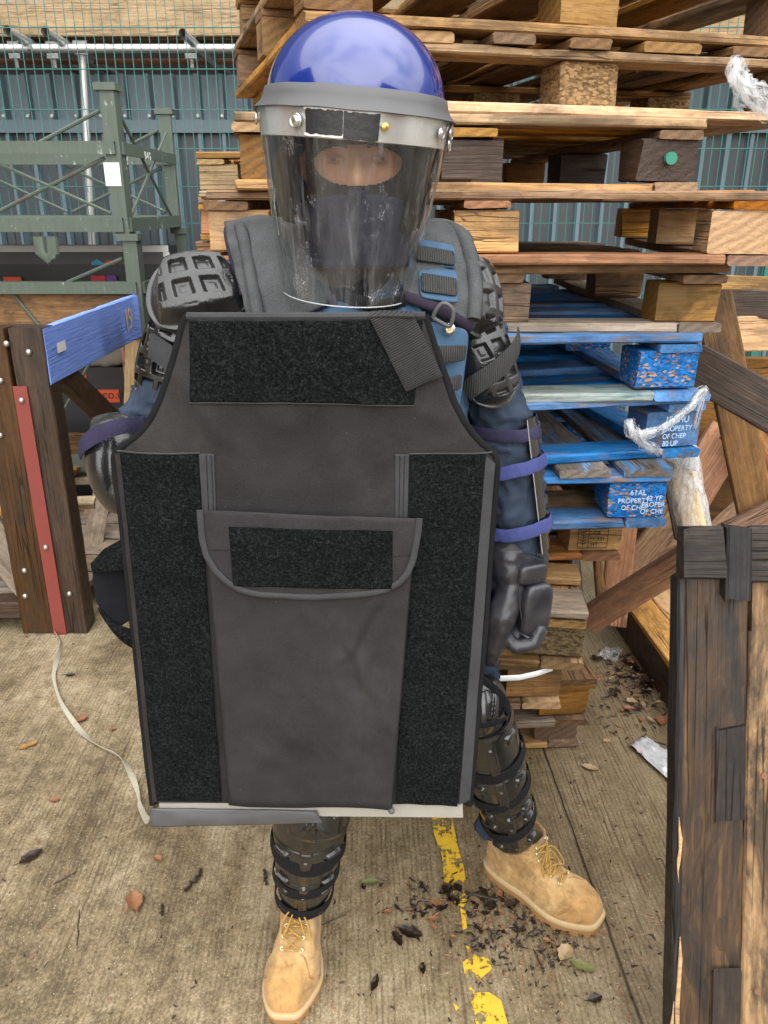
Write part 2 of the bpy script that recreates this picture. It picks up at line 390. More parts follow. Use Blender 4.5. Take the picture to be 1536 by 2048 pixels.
patch_line([(925,1925),(950,1906),(978,1918),(984,1938),(958,1960),(930,1952)])
patch_line([(936,1968),(952,1985),(978,1984),(1002,2000),(1022,2070),(958,2070),(945,2020)])
patch_line([(906,2005),(918,2015),(912,2022)]); patch_line([(930,1890),(940,1893),(938,1903)])
o = g.obj('painted_line', M['yellow'], smooth=False); tag(o, 'worn flaking yellow line painted on the concrete', 'painted line', kind='structure')

# ------------------------------------------------------------------ clad building behind the fence
t = NT('cladding_steel')
v = t.co((1, 1, 1), rnd=False); n = t.noise(t.co((6, 6, .7), rnd=False), 1, 6, .65)
t.set(t.mix(n, (.085, .132, .152), (.175, .24, .27)), t.ramp(n, (.3, .35), (.7, .6)), 0.0, .5); M['cladding'] = t.m
t = NT('dark_recess'); t.set((.03, .028, .025), .8); M['recess'] = t.m
M['galv'] = plain('galvanised', (.52, .53, .52), .42, .75, bump=.1, bscale=60, vscale=14, dirt=((.22, .2, .17), .58))
M['rust'] = plain('rusty_tube', (.20, .09, .05), .8, .2, vscale=25)
M['white_metal'] = plain('white_metal', (.75, .75, .73), .5)
M['green_wire'] = plain('green_wire', (.032, .15, .125), .5, 0)
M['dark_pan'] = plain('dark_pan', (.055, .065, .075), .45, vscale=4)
YC = 6.1
bl = thing('clad_building', 'grey blue building clad in ribbed steel sheet behind the green fence', 'building', (0, YC, 0))
def cladding(name, y, x0, x1, z0, z1, pitch=.165, rib=.055):
    g = MB(); prof = []; x = x0
    while x < x1:
        prof += [(x, y), (x + pitch*.55, y), (x + pitch*.63, y - rib), (x + pitch*.78, y - rib), (x + pitch*.86, y)]
        x += pitch
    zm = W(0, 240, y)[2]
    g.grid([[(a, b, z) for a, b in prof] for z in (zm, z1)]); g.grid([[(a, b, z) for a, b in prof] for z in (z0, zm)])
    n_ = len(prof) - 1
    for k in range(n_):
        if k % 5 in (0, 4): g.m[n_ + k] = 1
    return g.obj(name, [M['cladding'], M['dark_pan']], bl, smooth=False, fix=False)
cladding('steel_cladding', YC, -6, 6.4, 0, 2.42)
g = MB(); g.box((-6, YC + .02, 0), (6.4, YC + .2, 2.40)); g.obj('wall', M['recess'], bl, smooth=False)
g = MB(); g.box((-6, YC + .3, 2.3), (6.4, YC + .5, 6.5)); g.box((-6, YC - .5, 3.35), (6.4, YC + .3, 3.5)); g.obj('upper_wall', M['recess'], bl, smooth=False)
g = MB()
g.sphere((0, 0, 0), .013, 8, 5); sm_ = g.mesh('fixing_screw', M['white_metal'])
for k in range(70): link('fixing_screw', sm_, bl, Matrix.Translation((-6 + k * .165 + .1165, -.067, W(0, 234, YC)[2])))
g = MB(); g.box((-6, YC - .075, 2.06), (6.4, YC - .058, 2.14)); g.obj('flashing_strip', M['cladding'], bl, smooth=False)
# timber fascia and boards above the cladding
def board(name, parent, Mx, L, Wd, T, mat, seed=0, rough_end=.004, bow=.0):
    """one sawn board: local x along its length, y across, z through; slightly worn edges"""
    rnd = random.Random(seed); n = max(2, int(L / .09)); b = min(.004, T * .2, Wd * .2)
    hw, ht = Wd / 2, T / 2
    sec = [(-hw+b, -ht), (hw-b, -ht), (hw, -ht+b), (hw, ht-b), (hw-b, ht), (-hw+b, ht), (-hw, ht-b), (-hw, -ht+b)]
    g = MB(); rows = []; ph = rnd.uniform(0, 9)
    for i in range(n + 1):
        x = -L / 2 + L * i / n; row = []
        bw = bow * (1 - (2 * x / L) ** 2) + .0022 * math.sin(ph + x * 3.1)
        for k, (y, z) in enumerate(sec):
            j = .0013
            dx = rnd.uniform(-rough_end, rough_end) if i in (0, n) else 0
            chip = 0
            if rnd.random() < .035: chip = rnd.uniform(.004, .011)
            row.append((x + dx, y + rnd.uniform(-j, j) - math.copysign(chip, y), z + bw + rnd.uniform(-j, j) * .6 - math.copysign(chip * .3, z)))
        rows.append(row)
    g.grid(rows, cu=True); m = len(sec)
    b0 = len(g.v) - (n + 1) * m
    g.f.append([b0 + q for q in range(m)][::-1]); g.m.append(0); g.f.append([b0 + n * m + q for q in range(m)]); g.m.append(0)
    me = g.mesh(name, mat, ang=30)
    return link(name, me, parent, Mx)
def beam(name, parent, p0, p1, Wd, T, nrm, mat, seed=None, **k):
    """board between two world points; nrm = direction its broad face looks"""
    p0, p1, nrm = Vector(p0), Vector(p1), Vector(nrm)
    x = (p1 - p0); L = x.length; x.normalize(); y = nrm.cross(x).normalized(); z = x.cross(y)
    Mx = Matrix((x, y, z)).transposed().to_4x4(); Mx.translation = (p0 + p1) / 2
    if parent: Mx = XF[parent.name].inverted() @ Mx
    return board(name, parent, Mx, L, Wd, T, mat, seed if seed is not None else hash((round(p0.x, 3), round(p1.z, 3))) % 9999, **k)

# ------------------------------------------------------------------ scaffold in front of the wall
sc = thing('scaffold', 'tube scaffold with timber boards above the clad wall', 'scaffold', (-1.5, 5.75, 0))
zt = W(0, 97, 5.56)[2]
g = MB(); g.tube([(-6, 5.56, zt), (6, 5.56, zt)], .025, 12); g.obj('ledger_tube', M['galv'], sc)
g = MB(); g.tube([W(190, 600, 5.69), W(165, 100, 5.69), W(150, -160, 5.69)], .026, 12); g.obj('upright_tube', M['galv'], sc)
g = MB(); g.tube([(-6, 5.95, W(0, 123, 5.95)[2]), (6, 5.95, W(0, 123, 5.95)[2])], .018, 8); g.obj('back_tube', M['rust'], sc)
for px, ya in ((14, 60), (90, 62), (365, 66)):
    a = W(px, ya, 5.35); b = a + Vector((.12, 1.2, -.12))
    g = MB(); g.tube([a, b], .025, 12, cap=False); g.tube([b, a], .019, 12, cap=False); g.obj('transom_tube', M['galv'], sc)
    g = MB(); c = W(px + 18, 97, 5.72); g.box(c - Vector((.035, .04, .06)), c + Vector((.035, .04, .035))); g.tube([c + Vector((0, -.02, -.05)), c + Vector((0, -.02, -.11))], .012, 6); g.obj('clamp', M['galv'], sc)
g = MB(); c = W(166, 97, 5.71); g.box(c - Vector((.045, .05, .04)), c + Vector((.045, .05, .045))); g.obj('clamp', M['galv'], sc)
for i, (x0, x1) in enumerate(((-6, -2.62), (-2.61, 1.3), (1.31, 5.2))):
    for r_, (ya, h) in enumerate(((31, .225), (-32, .225))):
        z = W(0, ya, 5.6)[2]
        beam('toe_board', sc, (x0, 5.6, z), (x1, 5.6, z), h, .038, (0, -1, 0), M['scaffold_wood'], seed=i * 7 + r_)
    beam('deck_board', sc, (x0, 5.76, W(0, 62, 5.6)[2] - .02), (x1, 5.76, W(0, 62, 5.6)[2] - .02), .24, .038, (0, 0, 1), M['wood_brown'], seed=31 + i)

# ------------------------------------------------------------------ green mesh fence
YF = 5.0
fe = thing('mesh_fence', 'green welded wire mesh fence in front of the clad wall', 'fence', (0, YF, 0))
for k, (x0, x1) in enumerate(((-5.2, -2.72), (-2.68, -.22), (-.18, 2.30), (2.34, 4.9))):
    g = MB(); x = x0
    while x <= x1:
        g.tube([(x, YF, .05), (x, YF, 3.2)], .0025, 4, cap=False); x += .05
    for z in [.1 + .2 * i for i in range(16)]:
        for dy in (-.004, .004): g.tube([(x0, YF + dy, z), (x1, YF + dy, z)], .0028, 4, cap=False)
    g.obj('wire_panel', M['green_wire'], fe, fix=False)
for x in (-2.70, -.20, 2.32):
    g = MB(); g.box((x - .03, YF + .012, 0), (x + .03, YF + .072, 3.25)); g.obj('post', M['green_wire'], fe, smooth=False)

# ------------------------------------------------------------------ black trading trailer behind the stillages
t = NT('black_panel'); t.set((.018, .018, .02), .45); M['black_panel'] = t.m
M['grey_panel'] = plain('grey_panel', (.075, .075, .08), .5)
M['orange'] = plain('orange_vinyl', (.62, .085, .02), .5); M['white'] = plain('white_paint', (.72, .72, .70), .5)
M['sky_blue'] = plain('sky_blue_vinyl', (.03, .33, .55), .5); M['red_vinyl'] = plain('red_vinyl', (.5, .02, .04), .5); M['purple_vinyl'] = plain('purple_vinyl', (.16, .03, .25), .5)
def text(name, body, size, mat, parent, Mw, ext=.0006, font_x=1.0):
    cu = bpy.data.curves.new('txt', 'FONT'); cu.body = body; cu.size = size; cu.extrude = ext; cu.align_x = 'LEFT'
    o = bpy.data.objects.new('txt', cu); COL.objects.link(o)
    dg = bpy.context.evaluated_depsgraph_get(); dg.update()
    me = bpy.data.meshes.new_from_object(o.evaluated_get(dg)); bpy.data.objects.remove(o); me.materials.clear(); me.materials.append(mat)
    me.transform(Matrix.Diagonal((font_x, 1, 1, 1)))
    return link(name, me, parent, (XF[parent.name].inverted() @ Mw) if parent else Mw)
def facing(loc, x=(1, 0, 0), up=(0, 0, 1)):
    x = Vector(x).normalized(); up = Vector(up); z = x.cross(up).normalized(); y = z.cross(x)
    m = Matrix((x, y, z)).transposed().to_4x4(); m.translation = Vector(loc); return m
YT = 4.75
tr = thing('display_trailer', 'black display trailer with white edging and orange web address strip', 'trailer', (-2.2, YT, 0))
zt0 = W(0, 493, YT)[2]
xr = W(337, 500, YT)[0]
g = MB(); g.box((-4.2, YT, .2), (xr, YT + .22, zt0)); g.obj('body', M['black_panel'], tr, smooth=False)
g = MB(); z2 = W(0, 528, YT)[2]; g.box((-4.2, YT - .012, z2), (xr - .03, YT - .002, zt0 - .03)); g.obj('fascia_panel', M['grey_panel'], tr, smooth=False)
g = MB(); g.box((-4.2, YT - .02, zt0 - .028), (xr, YT - .001, zt0 + .006)); g.box((xr - .028, YT - .02, .2), (xr + .004, YT - .001, zt0 - .03)); g.obj('edge_trim', M['white'], tr, smooth=False)
zs = W(0, 575, YT)[2]
def decal(px0, py0, px1, py1, mat, nm='decal', tri=False):
    a = W(px0, py1, YT - .02); b = W(px1, py0, YT - .02); g = MB()
    if tri: g.prism([(a.x, YT - .02, a.z), (b.x, YT - .02, a.z), (b.x, YT-.02, lerp(a.z, b.z, .4)), ((a.x+b.x)/2, YT - .02, b.z), (a.x, YT-.02, lerp(a.z, b.z, .4))], (0, .006, 0))
    else: g.box((a.x, YT - .02, a.z), (b.x, YT - .014, b.z))
    g.obj(nm, mat, tr, smooth=False)
decal(183, 518, 205, 530, M['sky_blue'], tri=True); decal(207, 519, 229, 530, M['orange'], tri=True)
decal(12, 554, 42, 590, M['orange']); decal(183, 551, 212, 566, M['red_vinyl']); decal(212, 551, 232, 566, M['purple_vinyl'])
p = W(283, 588, YT - .0215); text('small_print', '@som', .03, M['white'], tr, facing(p))

# ------------------------------------------------------------------ green steel stillages
t = NT('worn_green_paint')
n = t.noise(t.co((13, 13, 13)), 1, 8, .78, .6); n2 = t.noise(t.co((70, 9, 9)), 1, 4, .6)
ch = t.ramp(t.math('ADD', t.math('MULTIPLY', n, .7), t.math('MULTIPLY', n2, .3)), (.585, 0.0), (.62, .8))
colr = t.mix(ch, t.mix(n2, (.055, .075, .055), (.10, .125, .095)), (.40, .46, .42)); colr = t.mix(t.ramp(t.noise(t.co((3, 3, 3)), 2, 6), (.62, 0.0), (.68, .8)), colr, (.10, .05, .03))
t.set(colr, .6, .1); t.bump(ch, .3, .002); M['green_paint'] = t.m
M['label_white'] = plain('paper_label', (.70, .70, .68), .7, vscale=30, dirt=((.35, .33, .3), .6))
def stillage(label, z0, zrail, zfloor, ztop, Yf, Yb, xr, xl, low):
    s = thing('steel_stillage', label, 'stillage', ((xl + xr) / 2, (Yf + Yb) / 2, z0), group='green steel stillages')
    gm = M['green_paint']
    for x, y in ((xr, Yf), (xr, Yb), (xl, Yf), (xl, Yb)):
        sx = 1 if x == xr else -1
        g = MB(); a = .066
        # folded angle-iron post, wider at the top cap
        g.box((min(x, x - sx * a), y, z0), (max(x, x - sx * a), y + .012, ztop)); g.box((min(x - sx*.012, x), y + .0125, z0), (max(x - sx*.012, x), y + a * (1 if y == Yf else -.0) + .02, ztop - .002))
        g.box((min(x - sx * (a+.02), x + sx*.012), y - .012, ztop), (max(x - sx * (a+.02), x + sx*.012), y + a + .02, ztop + .03))
        g.obj('corner_post', gm, s, smooth=False)
    for z, h in ((zrail, .052), (zfloor, .06 if low else .08)):
        for y in (Yf, Yb):
            g = MB(); g.box((xl + .02, y - .014, z - h / 2), (xr - .02, y - .002, z + h / 2)); g.box((xl + .02, y - .0145, z + h / 2 - .01), (xr - .02, y + .05, z + h / 2 + .002)); g.obj('cross_rail', gm, s, smooth=False)
        for x in (xl, xr):
            g = MB(); g.box((x - .002, Yf + .02, z - h / 2), (x + .012, Yb, z + h / 2)); g.obj('side_rail', gm, s, smooth=False)
    g = MB(); g.box((xl, Yf + .05, zfloor), (xr - .01, Yb - .02, zfloor + .03)); g.obj('floor_sheet', gm, s, smooth=False)
    w_ = xr - xl
    for y in (Yf, Yb):
        for a, b in ((xr - .06, xr - .50), (xr - .50, xr - .06), (xl + .06, xl + .5), (xl + .5, xl + .06)):
            pass
        for a, b in (((xr - .08, zrail - .04), (xr - .62, zfloor + .05)), ((xr - .62, zrail - .04), (xr - .08, zfloor + .05)), ((xr - .08, ztop - .08), (xr - .42, zrail)), ((xl + .08, zrail - .04), (xl + .6, zfloor + .05))):
            g = MB(); g.tube([(a[0], y + .02, a[1]), (b[0], y + .02, b[1])], .0085, 6); g.obj('brace_rod', gm, s)
    for a, b in (((Yf + .05, ztop - .05), (Yb - .05, zfloor)), ((Yb - .05, ztop - .1), (Yf + .05, zfloor))):
        g = MB(); g.tube([(xr - .02, a[0], a[1]), (xr - .02, b[0], b[1])], .008, 6); g.obj('brace_rod', gm, s)
    if low:
        for x in (xr - .42, xl + .42):
            g = MB(); g.tube([(x, Yf - .01, zfloor - .05), (x, Yf - .01, zfloor - .12), (x + .03, Yf - .01, zfloor - .15), (x + .06, Yf - .01, zfloor - .12), (x + .06, Yf - .01, zfloor - .05)], .03, 8, flat=(.6, (0, 1, 0))); g.obj('fork_loop', gm, s)
    return s
Ys = 3.95
xR = W(240, 300, Ys)[0]
zb = W(0, 468, Ys)[2]
up_ = stillage('upper green steel stillage with a white label on its corner post', zb, W(0, 296, Ys)[2], W(0, 450, Ys)[2], W(0, 180, Ys)[2], Ys, Ys + 1.0, xR, xR - 1.25, True)
lo_ = stillage('lower green steel stillage carrying the other one behind the blue plank', 0, W(0, 576, Ys)[2], .35, zb - .03, Ys, Ys + 1.0, xR + .03, xR - 1.22, False)
a = W(212, 372, Ys - .003); b = W(238, 325, Ys - .003)
g = MB(); g.box((a.x, Ys - .004, a.z), (b.x, Ys - .0015, b.z)); g.obj('label', M['label_white'], up_, smooth=False)
p = W(268, 318, Ys + .45); text('stencil', 'B-4-5', .05, M['label_white'], up_, facing((xR + .0135, Ys + .35, W(0, 300, Ys)[2] - .02), (0, 1, 0)))

# ------------------------------------------------------------------ wooden crate, left
M['blue_plank'] = wood('blue_plank_paint', (.2, .12, .06), (.3, .2, .1), (.4, .3, .2), paint=(.010, .165, .78), worn=.74, stain=.03, var=.02, pvar=.12, spec=.2, rough=.85)
M['red_strip'] = plain('red_strip_paint', (.20, .036, .026), .6, vscale=9, dirt=((.2, .05, .03), .62))
M['steel_bolt'] = plain('steel_bolt', (.45, .42, .38), .4, .8)
Yc = 2.86
crt = thing('wooden_crate', 'tall dark wooden crate frame with red strip post and blue plank', 'crate', (-1.9, Yc, 0))
A = lambda px, py, Y=Yc: W(px, py, Y)
xp = -1.19                                                     # the corner post: two timbers with a red painted strip between
zt_ = 1.20
for dx, wd in ((-.19, .125), (-.055, .12)):
    beam('post_timber', crt, (xp + dx, Yc, .005), (xp + dx, Yc, zt_), wd, .10, (0, -1, 0), M['wood_dark'], seed=int(100 * wd))
g = MB(); g.box((xp - .125, Yc - .058, .0), (xp - .075, Yc - .051, zt_ - .2)); g.obj('red_strip', M['red_strip'], crt, smooth=False)
for dx, z in ((-.215, 1.15), (-.12, 1.15), (-.165, 1.02), (-.2, .82), (-.10, .95), (-.2, .28), (-.215, .17), (-.04, .18), (-.05, 1.12), (-.10, .38)):
    g = MB(); g.sphere((xp + dx, Yc - .054 - (.006 if -.13 < dx < -.07 else 0), z), (.011, .009, .011), 10, 6); g.obj('bolt', M['steel_bolt'], crt)
# blue side plank going back from the post, back rail, floor rails, braces
beam('blue_plank', crt, (xp - .005, Yc - .04, 1.10), (xp - .005, 4.0, 1.10), .20, .028, (1, 0, 0), M['blue_plank'], seed=5)
sp_ = facing((xp + .0150, 3.70, 1.06), (0, 1, 0)); text('painted_number', '19', .14, plain('gold_paint', (.66, .42, .12), .5), crt, sp_, font_x=.8)
g = MB(); g.box((xp + .0135, Yc + .04, 1.10), (xp + .0145, Yc + .12, 1.135)); g.obj('torn_sticker', M['label_white'], crt, smooth=False)
beam('back_rail', crt, (-3.1, 4.0, 1.11), (xp + .01, 4.0, 1.11), .19, .035, (0, -1, 0), M['wood_brown'], seed=6)
beam('front_rail', crt, (-3.1, Yc - .03, 1.185), (xp - .255, Yc - .03, 1.185), .03, .09, (0, -1, 0), M['wood_dark'], seed=7)
beam('front_board', crt, (-3.1, Yc, 1.08), (xp - .255, Yc, 1.10), .14, .03, (0, -1, 0), M['wood_brown'], seed=17)
beam('front_rail', crt, (-3.1, Yc, .10), (xp - .255, Yc, .10), .07, .09, (0, -1, 0), M['wood_dark'], seed=8)
beam('back_rail', crt, (-3.1, 4.0, .42), (xp, 4.0, .42), .16, .035, (0, -1, 0), M['wood_brown'], seed=9)
beam('back_rail', crt, (-3.1, 4.0, .12), (xp, 4.0, .12), .05, .05, (0, -1, 0), M['wood_tan'], seed=10)
beam('back_rail', crt, (-3.1, 3.96, .26), (xp, 3.96, .26), .04, .05, (0, -1, 0), M['wood_pale'], seed=11)
beam('brace', crt, A(-70, 1010), A(100, 1215), .155, .03, (0, -1, 0), M['wood_grey'], seed=12)
beam('brace', crt, A(-60, 1080, Yc+.03), A(150, 930, 4.0), .10, .03, (0, -1, 0.2), M['wood_tan'], seed=13)
beam('brace', crt, A(-90, 960, 3.0), A(80, 770, 3.0), .17, .03, (0, -1, 0), M['wood_brown'], seed=14)
beam('brace', crt, A(-70, 760, 3.2), A(40, 870, 3.2), .14, .03, (0, -1, 0), M['wood_brown'], seed=15)
beam('side_brace', crt, (xp - .03, Yc + .04, 1.08), (xp - .03, 3.62, .62), .10, .05, (1, 0, 0), M['wood_dark'], seed=16)
beam('back_post', crt, (xp - .06, 4.05, 0), (xp - .05, 4.05, 1.06), .15, .04, (0, -1, 0), M['wood_red'], seed=19)
beam('back_post', crt, (xp - .13, 3.97, .3), (xp - .03, 3.95, 1.0), .07, .05, (0, -1, 0), M['wood_pale'], seed=20)
for i in range(6):
    y = 2.98 + i * .18
    beam('floor_board', crt, (-3.0, y, .14), (xp - .02, y, .14), .16, .025, (0, 0, 1), M['wood_grey'], seed=30 + i)
# loose timber leaning inside and beside the crate
def offcut(label, p0, p1, wd, th, nrm, mat, seed, group='loose timbers', name='loose_timber'):
    o = beam(name, None, p0, p1, wd, th, nrm, M[mat], seed=seed)
    return tag(o, label, 'timber', group)
offcut('pale brown board leaning up behind the raised shield loop at left', W(172, 1165, 3.2), W(205, 985, 3.6), .085, .03, (.3, -1, 0), 'wood_grey', 41)
offcut('short orange board lying flat in the bottom of the left crate', A(10, 1070, 3.5), A(75, 1030, 3.75), .09, .03, (0, -.4, 1), 'wood_honey', 42)
offcut('pale thin batten lying across the crate floor behind the red striped post', W(-20, 1010, 3.3), W(190, 1005, 3.4), .05, .04, (0, -.6, 1), 'wood_pale', 43)
offcut('orange board standing behind the crate just left of the elbow pad', W(170, 1160, 3.75), W(196, 1010, 3.75), .12, .02, (0, -1, 0), 'wood_honey', 44)
# canvas sacks behind the blue plank
M['canvas'] = plain('canvas', (.26, .235, .19), .9, bump=.4, bscale=30)
g = MB()
for i in range(5):
    g.tube([W(150 + i * 26, 722 + 8 * math.sin(i), 4.35), W(195 + i * 27, 690 - 14 * (i % 2), 4.4), W(250 + i * 22, 665 + 9 * (i % 3), 4.5)], [.06, .085, .06], 10, flat=(.7, (0, 0, 1)))
me = evalmesh(g.mesh('t', M['canvas']), [('REMESH', dict(mode='VOXEL', voxel_size=.022)), ('SMOOTH', dict(factor=.5, iterations=4))])
for p in me.polygons: p.use_smooth = True
o = link('canvas_sheet', me); tag(o, 'crumpled grey canvas sheet lying behind the blue plank', 'canvas')
YB = 4.3
sb = thing('storage_box', 'low black box with an orange web address strip under the crumpled canvas', 'box', (-1.7, YB, 0))
g = MB(); g.box((-2.3, YB, .0), (-1.02, 4.7, W(0, 735, YB)[2])); g.obj('body', M['black_panel'], sb, smooth=False)
def bdecal(x0, y0, x1, y1, mat, nm):
    a = W(x0, y1, Y=YB); b = W(x1, y0, Y=YB); g = MB(); g.box((a.x, YB - .008, a.z), (b.x, YB - .001, b.z)); g.obj(nm, mat, sb, smooth=False)
bdecal(150, 779, 238, 804, M['orange'], 'web_strip'); bdecal(150, 724, 172, 730, M['orange'], 'decal'); bdecal(150, 748, 173, 755, M['orange'], 'decal')
text('web_address', 'ge.co.uk', .066, M['black_panel'], sb, facing(W(178, 797, Y=YB - .0095)))
# ------------------------------------------------------------------ buildings beside the yard (they show in the helmet and shade the sides)
M['brick'] = plain('weathered_brick', (.20, .11, .075), .9, vscale=6); M['roof_slate'] = plain('slate', (.06, .06, .065), .7, vscale=8)
def shed(label, x0, x1, y0, y1, h, apex, axis):
    s = thing('brick_shed', label, 'building', ((x0 + x1) / 2, (y0 + y1) / 2, 0))
    g = MB(); g.box((x0, y0, 0), (x1, y1, h)); g.obj('wall', M['brick'], s, smooth=False)
    g = MB()
    if axis == 'x': m = (y0 + y1) / 2; g.prism([(x0 - .2, y0 - .3, h + .002), (x0 - .2, y1 + .3, h + .002), (x0 - .2, m, apex)], (x1 - x0 + .4, 0, 0))
    else: m = (x0 + x1) / 2; g.prism([(x0 - .3, y0 - .2, h + .002), (x1 + .3, y0 - .2, h + .002), (m, y0 - .2, apex)], (0, y1 - y0 + .4, 0))
    g.obj('roof', M['roof_slate'], s, smooth=False)
    g = MB(); g.box((x1 - .03 if x0 < 0 else x0 - .02, (y0+y1)/2 - .9, .02), (x1 + .02 if x0 < 0 else x0 + .03, (y0+y1)/2 + .9, 2.4)); g.obj('door', M['recess'], s, smooth=False)
shed('tall gabled brick shed standing beyond the yard on the crate side', -15, -7.5, -4.5, 2.2, 4.6, 8.0, 'x')
shed('lower brick shed behind the photographer on the timber heap side', 6.5, 13, -9, -3.5, 4.2, 6.2, 'x')
# ------------------------------------------------------------------ pallets
def pallet(name, label, pxR, YR, z0, yaw, w_, dp, deck, strg, blk, base, deck_dir='x', seed=0, group='pallets in the big stack', loc=None, tilt=0, nb=7, skip=()):
    rnd = random.Random(seed); a = R(yaw)
    if loc is None:
        xR_ = XW(pxR, YR, z0 + .07)
        loc = (xR_ - w_ * math.cos(a), YR - w_ * math.sin(a), z0)
    p = thing(name, label, 'pallet', loc, group=group, rot=(R(tilt), R(rnd.uniform(-.25, .25)), a))
    pick = lambda m: M[rnd.choice(m) if isinstance(m, (list, tuple)) else m]
    def bx(nm, x0, x1, y0, y1, za, zb_, along, mats):
        L = (x1 - x0) if along == 'x' else (y1 - y0); Wd = (y1 - y0) if along == 'x' else (x1 - x0)
        Mx = Matrix.Translation(((x0 + x1) / 2, (y0 + y1) / 2, (za + zb_) / 2)) @ Matrix.Rotation((0 if along == 'x' else math.pi / 2) + rnd.uniform(-.006, .006), 4, 'Z')
        return board(nm, p, Mx, L, Wd, zb_ - za, pick(mats), seed=rnd.randrange(9999))
    e = .0015; bw = .098
    xs = (0, w_ / 2 - .05, w_ - bw)
    # base
    for i, x in enumerate(xs):
        bx('base_board', x, x + bw, (0.0 if i == 2 else bw + .003), dp, 0, .021, 'y', base)
    bx('base_board', 0, w_ - bw - .003, 0, bw, 0, .021, 'x', base)
    # blocks
    hb = .088
    for i, x in enumerate((.004, w_ / 2 - .0675, w_ - .139)):
        for j, y in enumerate((.006 + rnd.uniform(0, .012), dp / 2 - .05, dp - .106)):
            m = pick(blk); g = MB()
            jx = rnd.uniform(-.006, .006)
            bx('block', x + jx, x + .135 + jx, y, y + .10, .021 + e, .021 + hb - e, 'x' if rnd.random() < .5 else 'y', blk)
    z1 = .021 + hb; z2 = z1 + .019
    ys = (0, dp / 2 - .05, dp - bw)
    if deck_dir == 'x':
        for x in xs: bx('stringer_board', x, x + bw, 0.002, dp, z1, z2 - e, 'y', strg)
    else:
        for y in ys: bx('stringer_board', 0, w_, y, y + bw, z1, z2 - e, 'x', strg)
    span = dp if deck_dir == 'x' else w_
    wd = [rnd.choice((.095, .095, .12, .14)) for _ in range(nb)]
    s = sum(wd)
    if s > span - nb * .012: wd = [q * (span - nb * .012) / s for q in wd]; s = sum(wd)
    gap = (span - s) / (nb - 1); q = 0
    for i in range(nb):
        if i not in skip:
            j = rnd.uniform(-.006, .006)
            if deck_dir == 'x': bx('deck_board', j, w_ + j, q + .001, q + wd[i], z2, z2 + .020, 'x', deck)
            else: bx('deck_board', q + .001, q + wd[i], j, dp + j, z2, z2 + .020, 'y', deck)
        q += wd[i] + gap
    return p
PZ = .148
tan = ['wood_tan', 'wood_brown', 'wood_tan']; brn = ['wood_brown', 'wood_tan', 'wood_brown']; hny = ['wood_honey', 'wood_tan', 'wood_honey']; gry = ['wood_grey', 'wood_brown']
red = ['wood_red', 'wood_brown']; blu = ['wood_blue', 'wood_blue', 'wood_blue_worn']
P = {}
P[1] = pallet('wooden_pallet', 'dark damp pallet at the very bottom of the big stack', 1160, 2.09, 0, 4, 1.0, 1.2, brn, brn, 'wood_brown', brn, 'x', 1)
P[2] = pallet('wooden_pallet', 'brown pallet just above the bottom one of the stack, mostly hidden', 1165, 2.04, PZ, 5, 1.0, 1.2, brn, brn, 'wood_brown', brn, 'x', 2)
P[3] = pallet('wooden_pallet', 'brown pallet whose deck corner sticks out lowest beside the left boot', 1188, 1.80, 2*PZ, 6, 1.0, 1.2, brn, brn, 'wood_brown', gry, 'y', 3)
P[4] = pallet('wooden_pallet', 'brown pallet with the loose white plastic strap bent across it', 1128, 1.66, 3*PZ, 2, 1.0, 1.2, brn, brn, 'wood_brown', brn, 'y', 4)
P[5] = pallet('wooden_pallet', 'tan pallet jutting out behind the black glove', 1170, 1.60, 4*PZ, -7, 1.0, 1.2, ['wood_tan', 'wood_grey'], tan, 'chip_dark', ['wood_tan'], 'x', 5)
P[6] = pallet('wooden_pallet', 'brown pallet with stamped block under the lowest blue pallet', 1245, 1.90, 5*PZ, 3, 1.0, 1.2, tan, tan, 'wood_tan', ['wood_red'], 'x', 6)
P[7] = pallet('blue_pallet', 'lowest blue pallet with white stencilled lettering on its end block', 1338, 1.75, 6*PZ, 3, 1.0, 1.2, ['wood_blue_worn'], ['wood_blue'], 'chip_blue', ['wood_blue'], 'y', 7)
P[8] = pallet('blue_pallet', 'middle blue pallet with cling film caught around its corner', 1408, 1.84, 7*PZ, 11, 1.0, 1.2, ['wood_blue'], ['wood_blue'], 'wood_blue', ['wood_blue'], 'x', 8)
P[9] = pallet('blue_pallet', 'top blue pallet with pale teal base board and crumbling chipboard block', 1400, 1.80, 8*PZ, 5, 1.0, 1.2, ['wood_blue'], ['wood_blue'], 'chip_blue', ['wood_teal', 'wood_blue'], 'x', 12)
P[10] = pallet('wooden_pallet', 'weathered grey brown pallet resting directly on the top blue one', 1452, 1.82, 9*PZ, 2, 1.0, 1.2, gry, brn, ['wood_brown', 'wood_brown', 'wood_tan'], ['wood_grey'], 'x', 10)
P[11] = pallet('wooden_pallet', 'pallet with pale sawn blocks just above the weathered grey brown one', 1560, 1.74, 10*PZ, -4, 1.2, 1.0, red, red, ['wood_honey', 'wood_tan'], ['wood_red'], 'x', 11)
P[12] = pallet('wooden_pallet', 'dark brown pallet with a green dot on its end block', 1402, 1.90, 11*PZ, 7, 1.0, 1.2, hny, brn, ['wood_brown', 'wood_dark'], ['wood_honey', 'wood_red'], 'x', 22)
P[13] = pallet('wooden_pallet', 'pallet with a shaggy chipboard middle block right of the helmet', 1660, 2.06, 12*PZ, 14, 1.2, 1.2, brn, brn, ['chip', 'wood_brown'], hny, 'y', 13)
P[14] = pallet('wooden_pallet', 'honey coloured pallet second from the top of the stack', 1660, 2.08, 13*PZ, 16, 1.2, 1.2, hny, tan, ['wood_tan', 'wood_brown'], ['wood_honey'], 'y', 14)
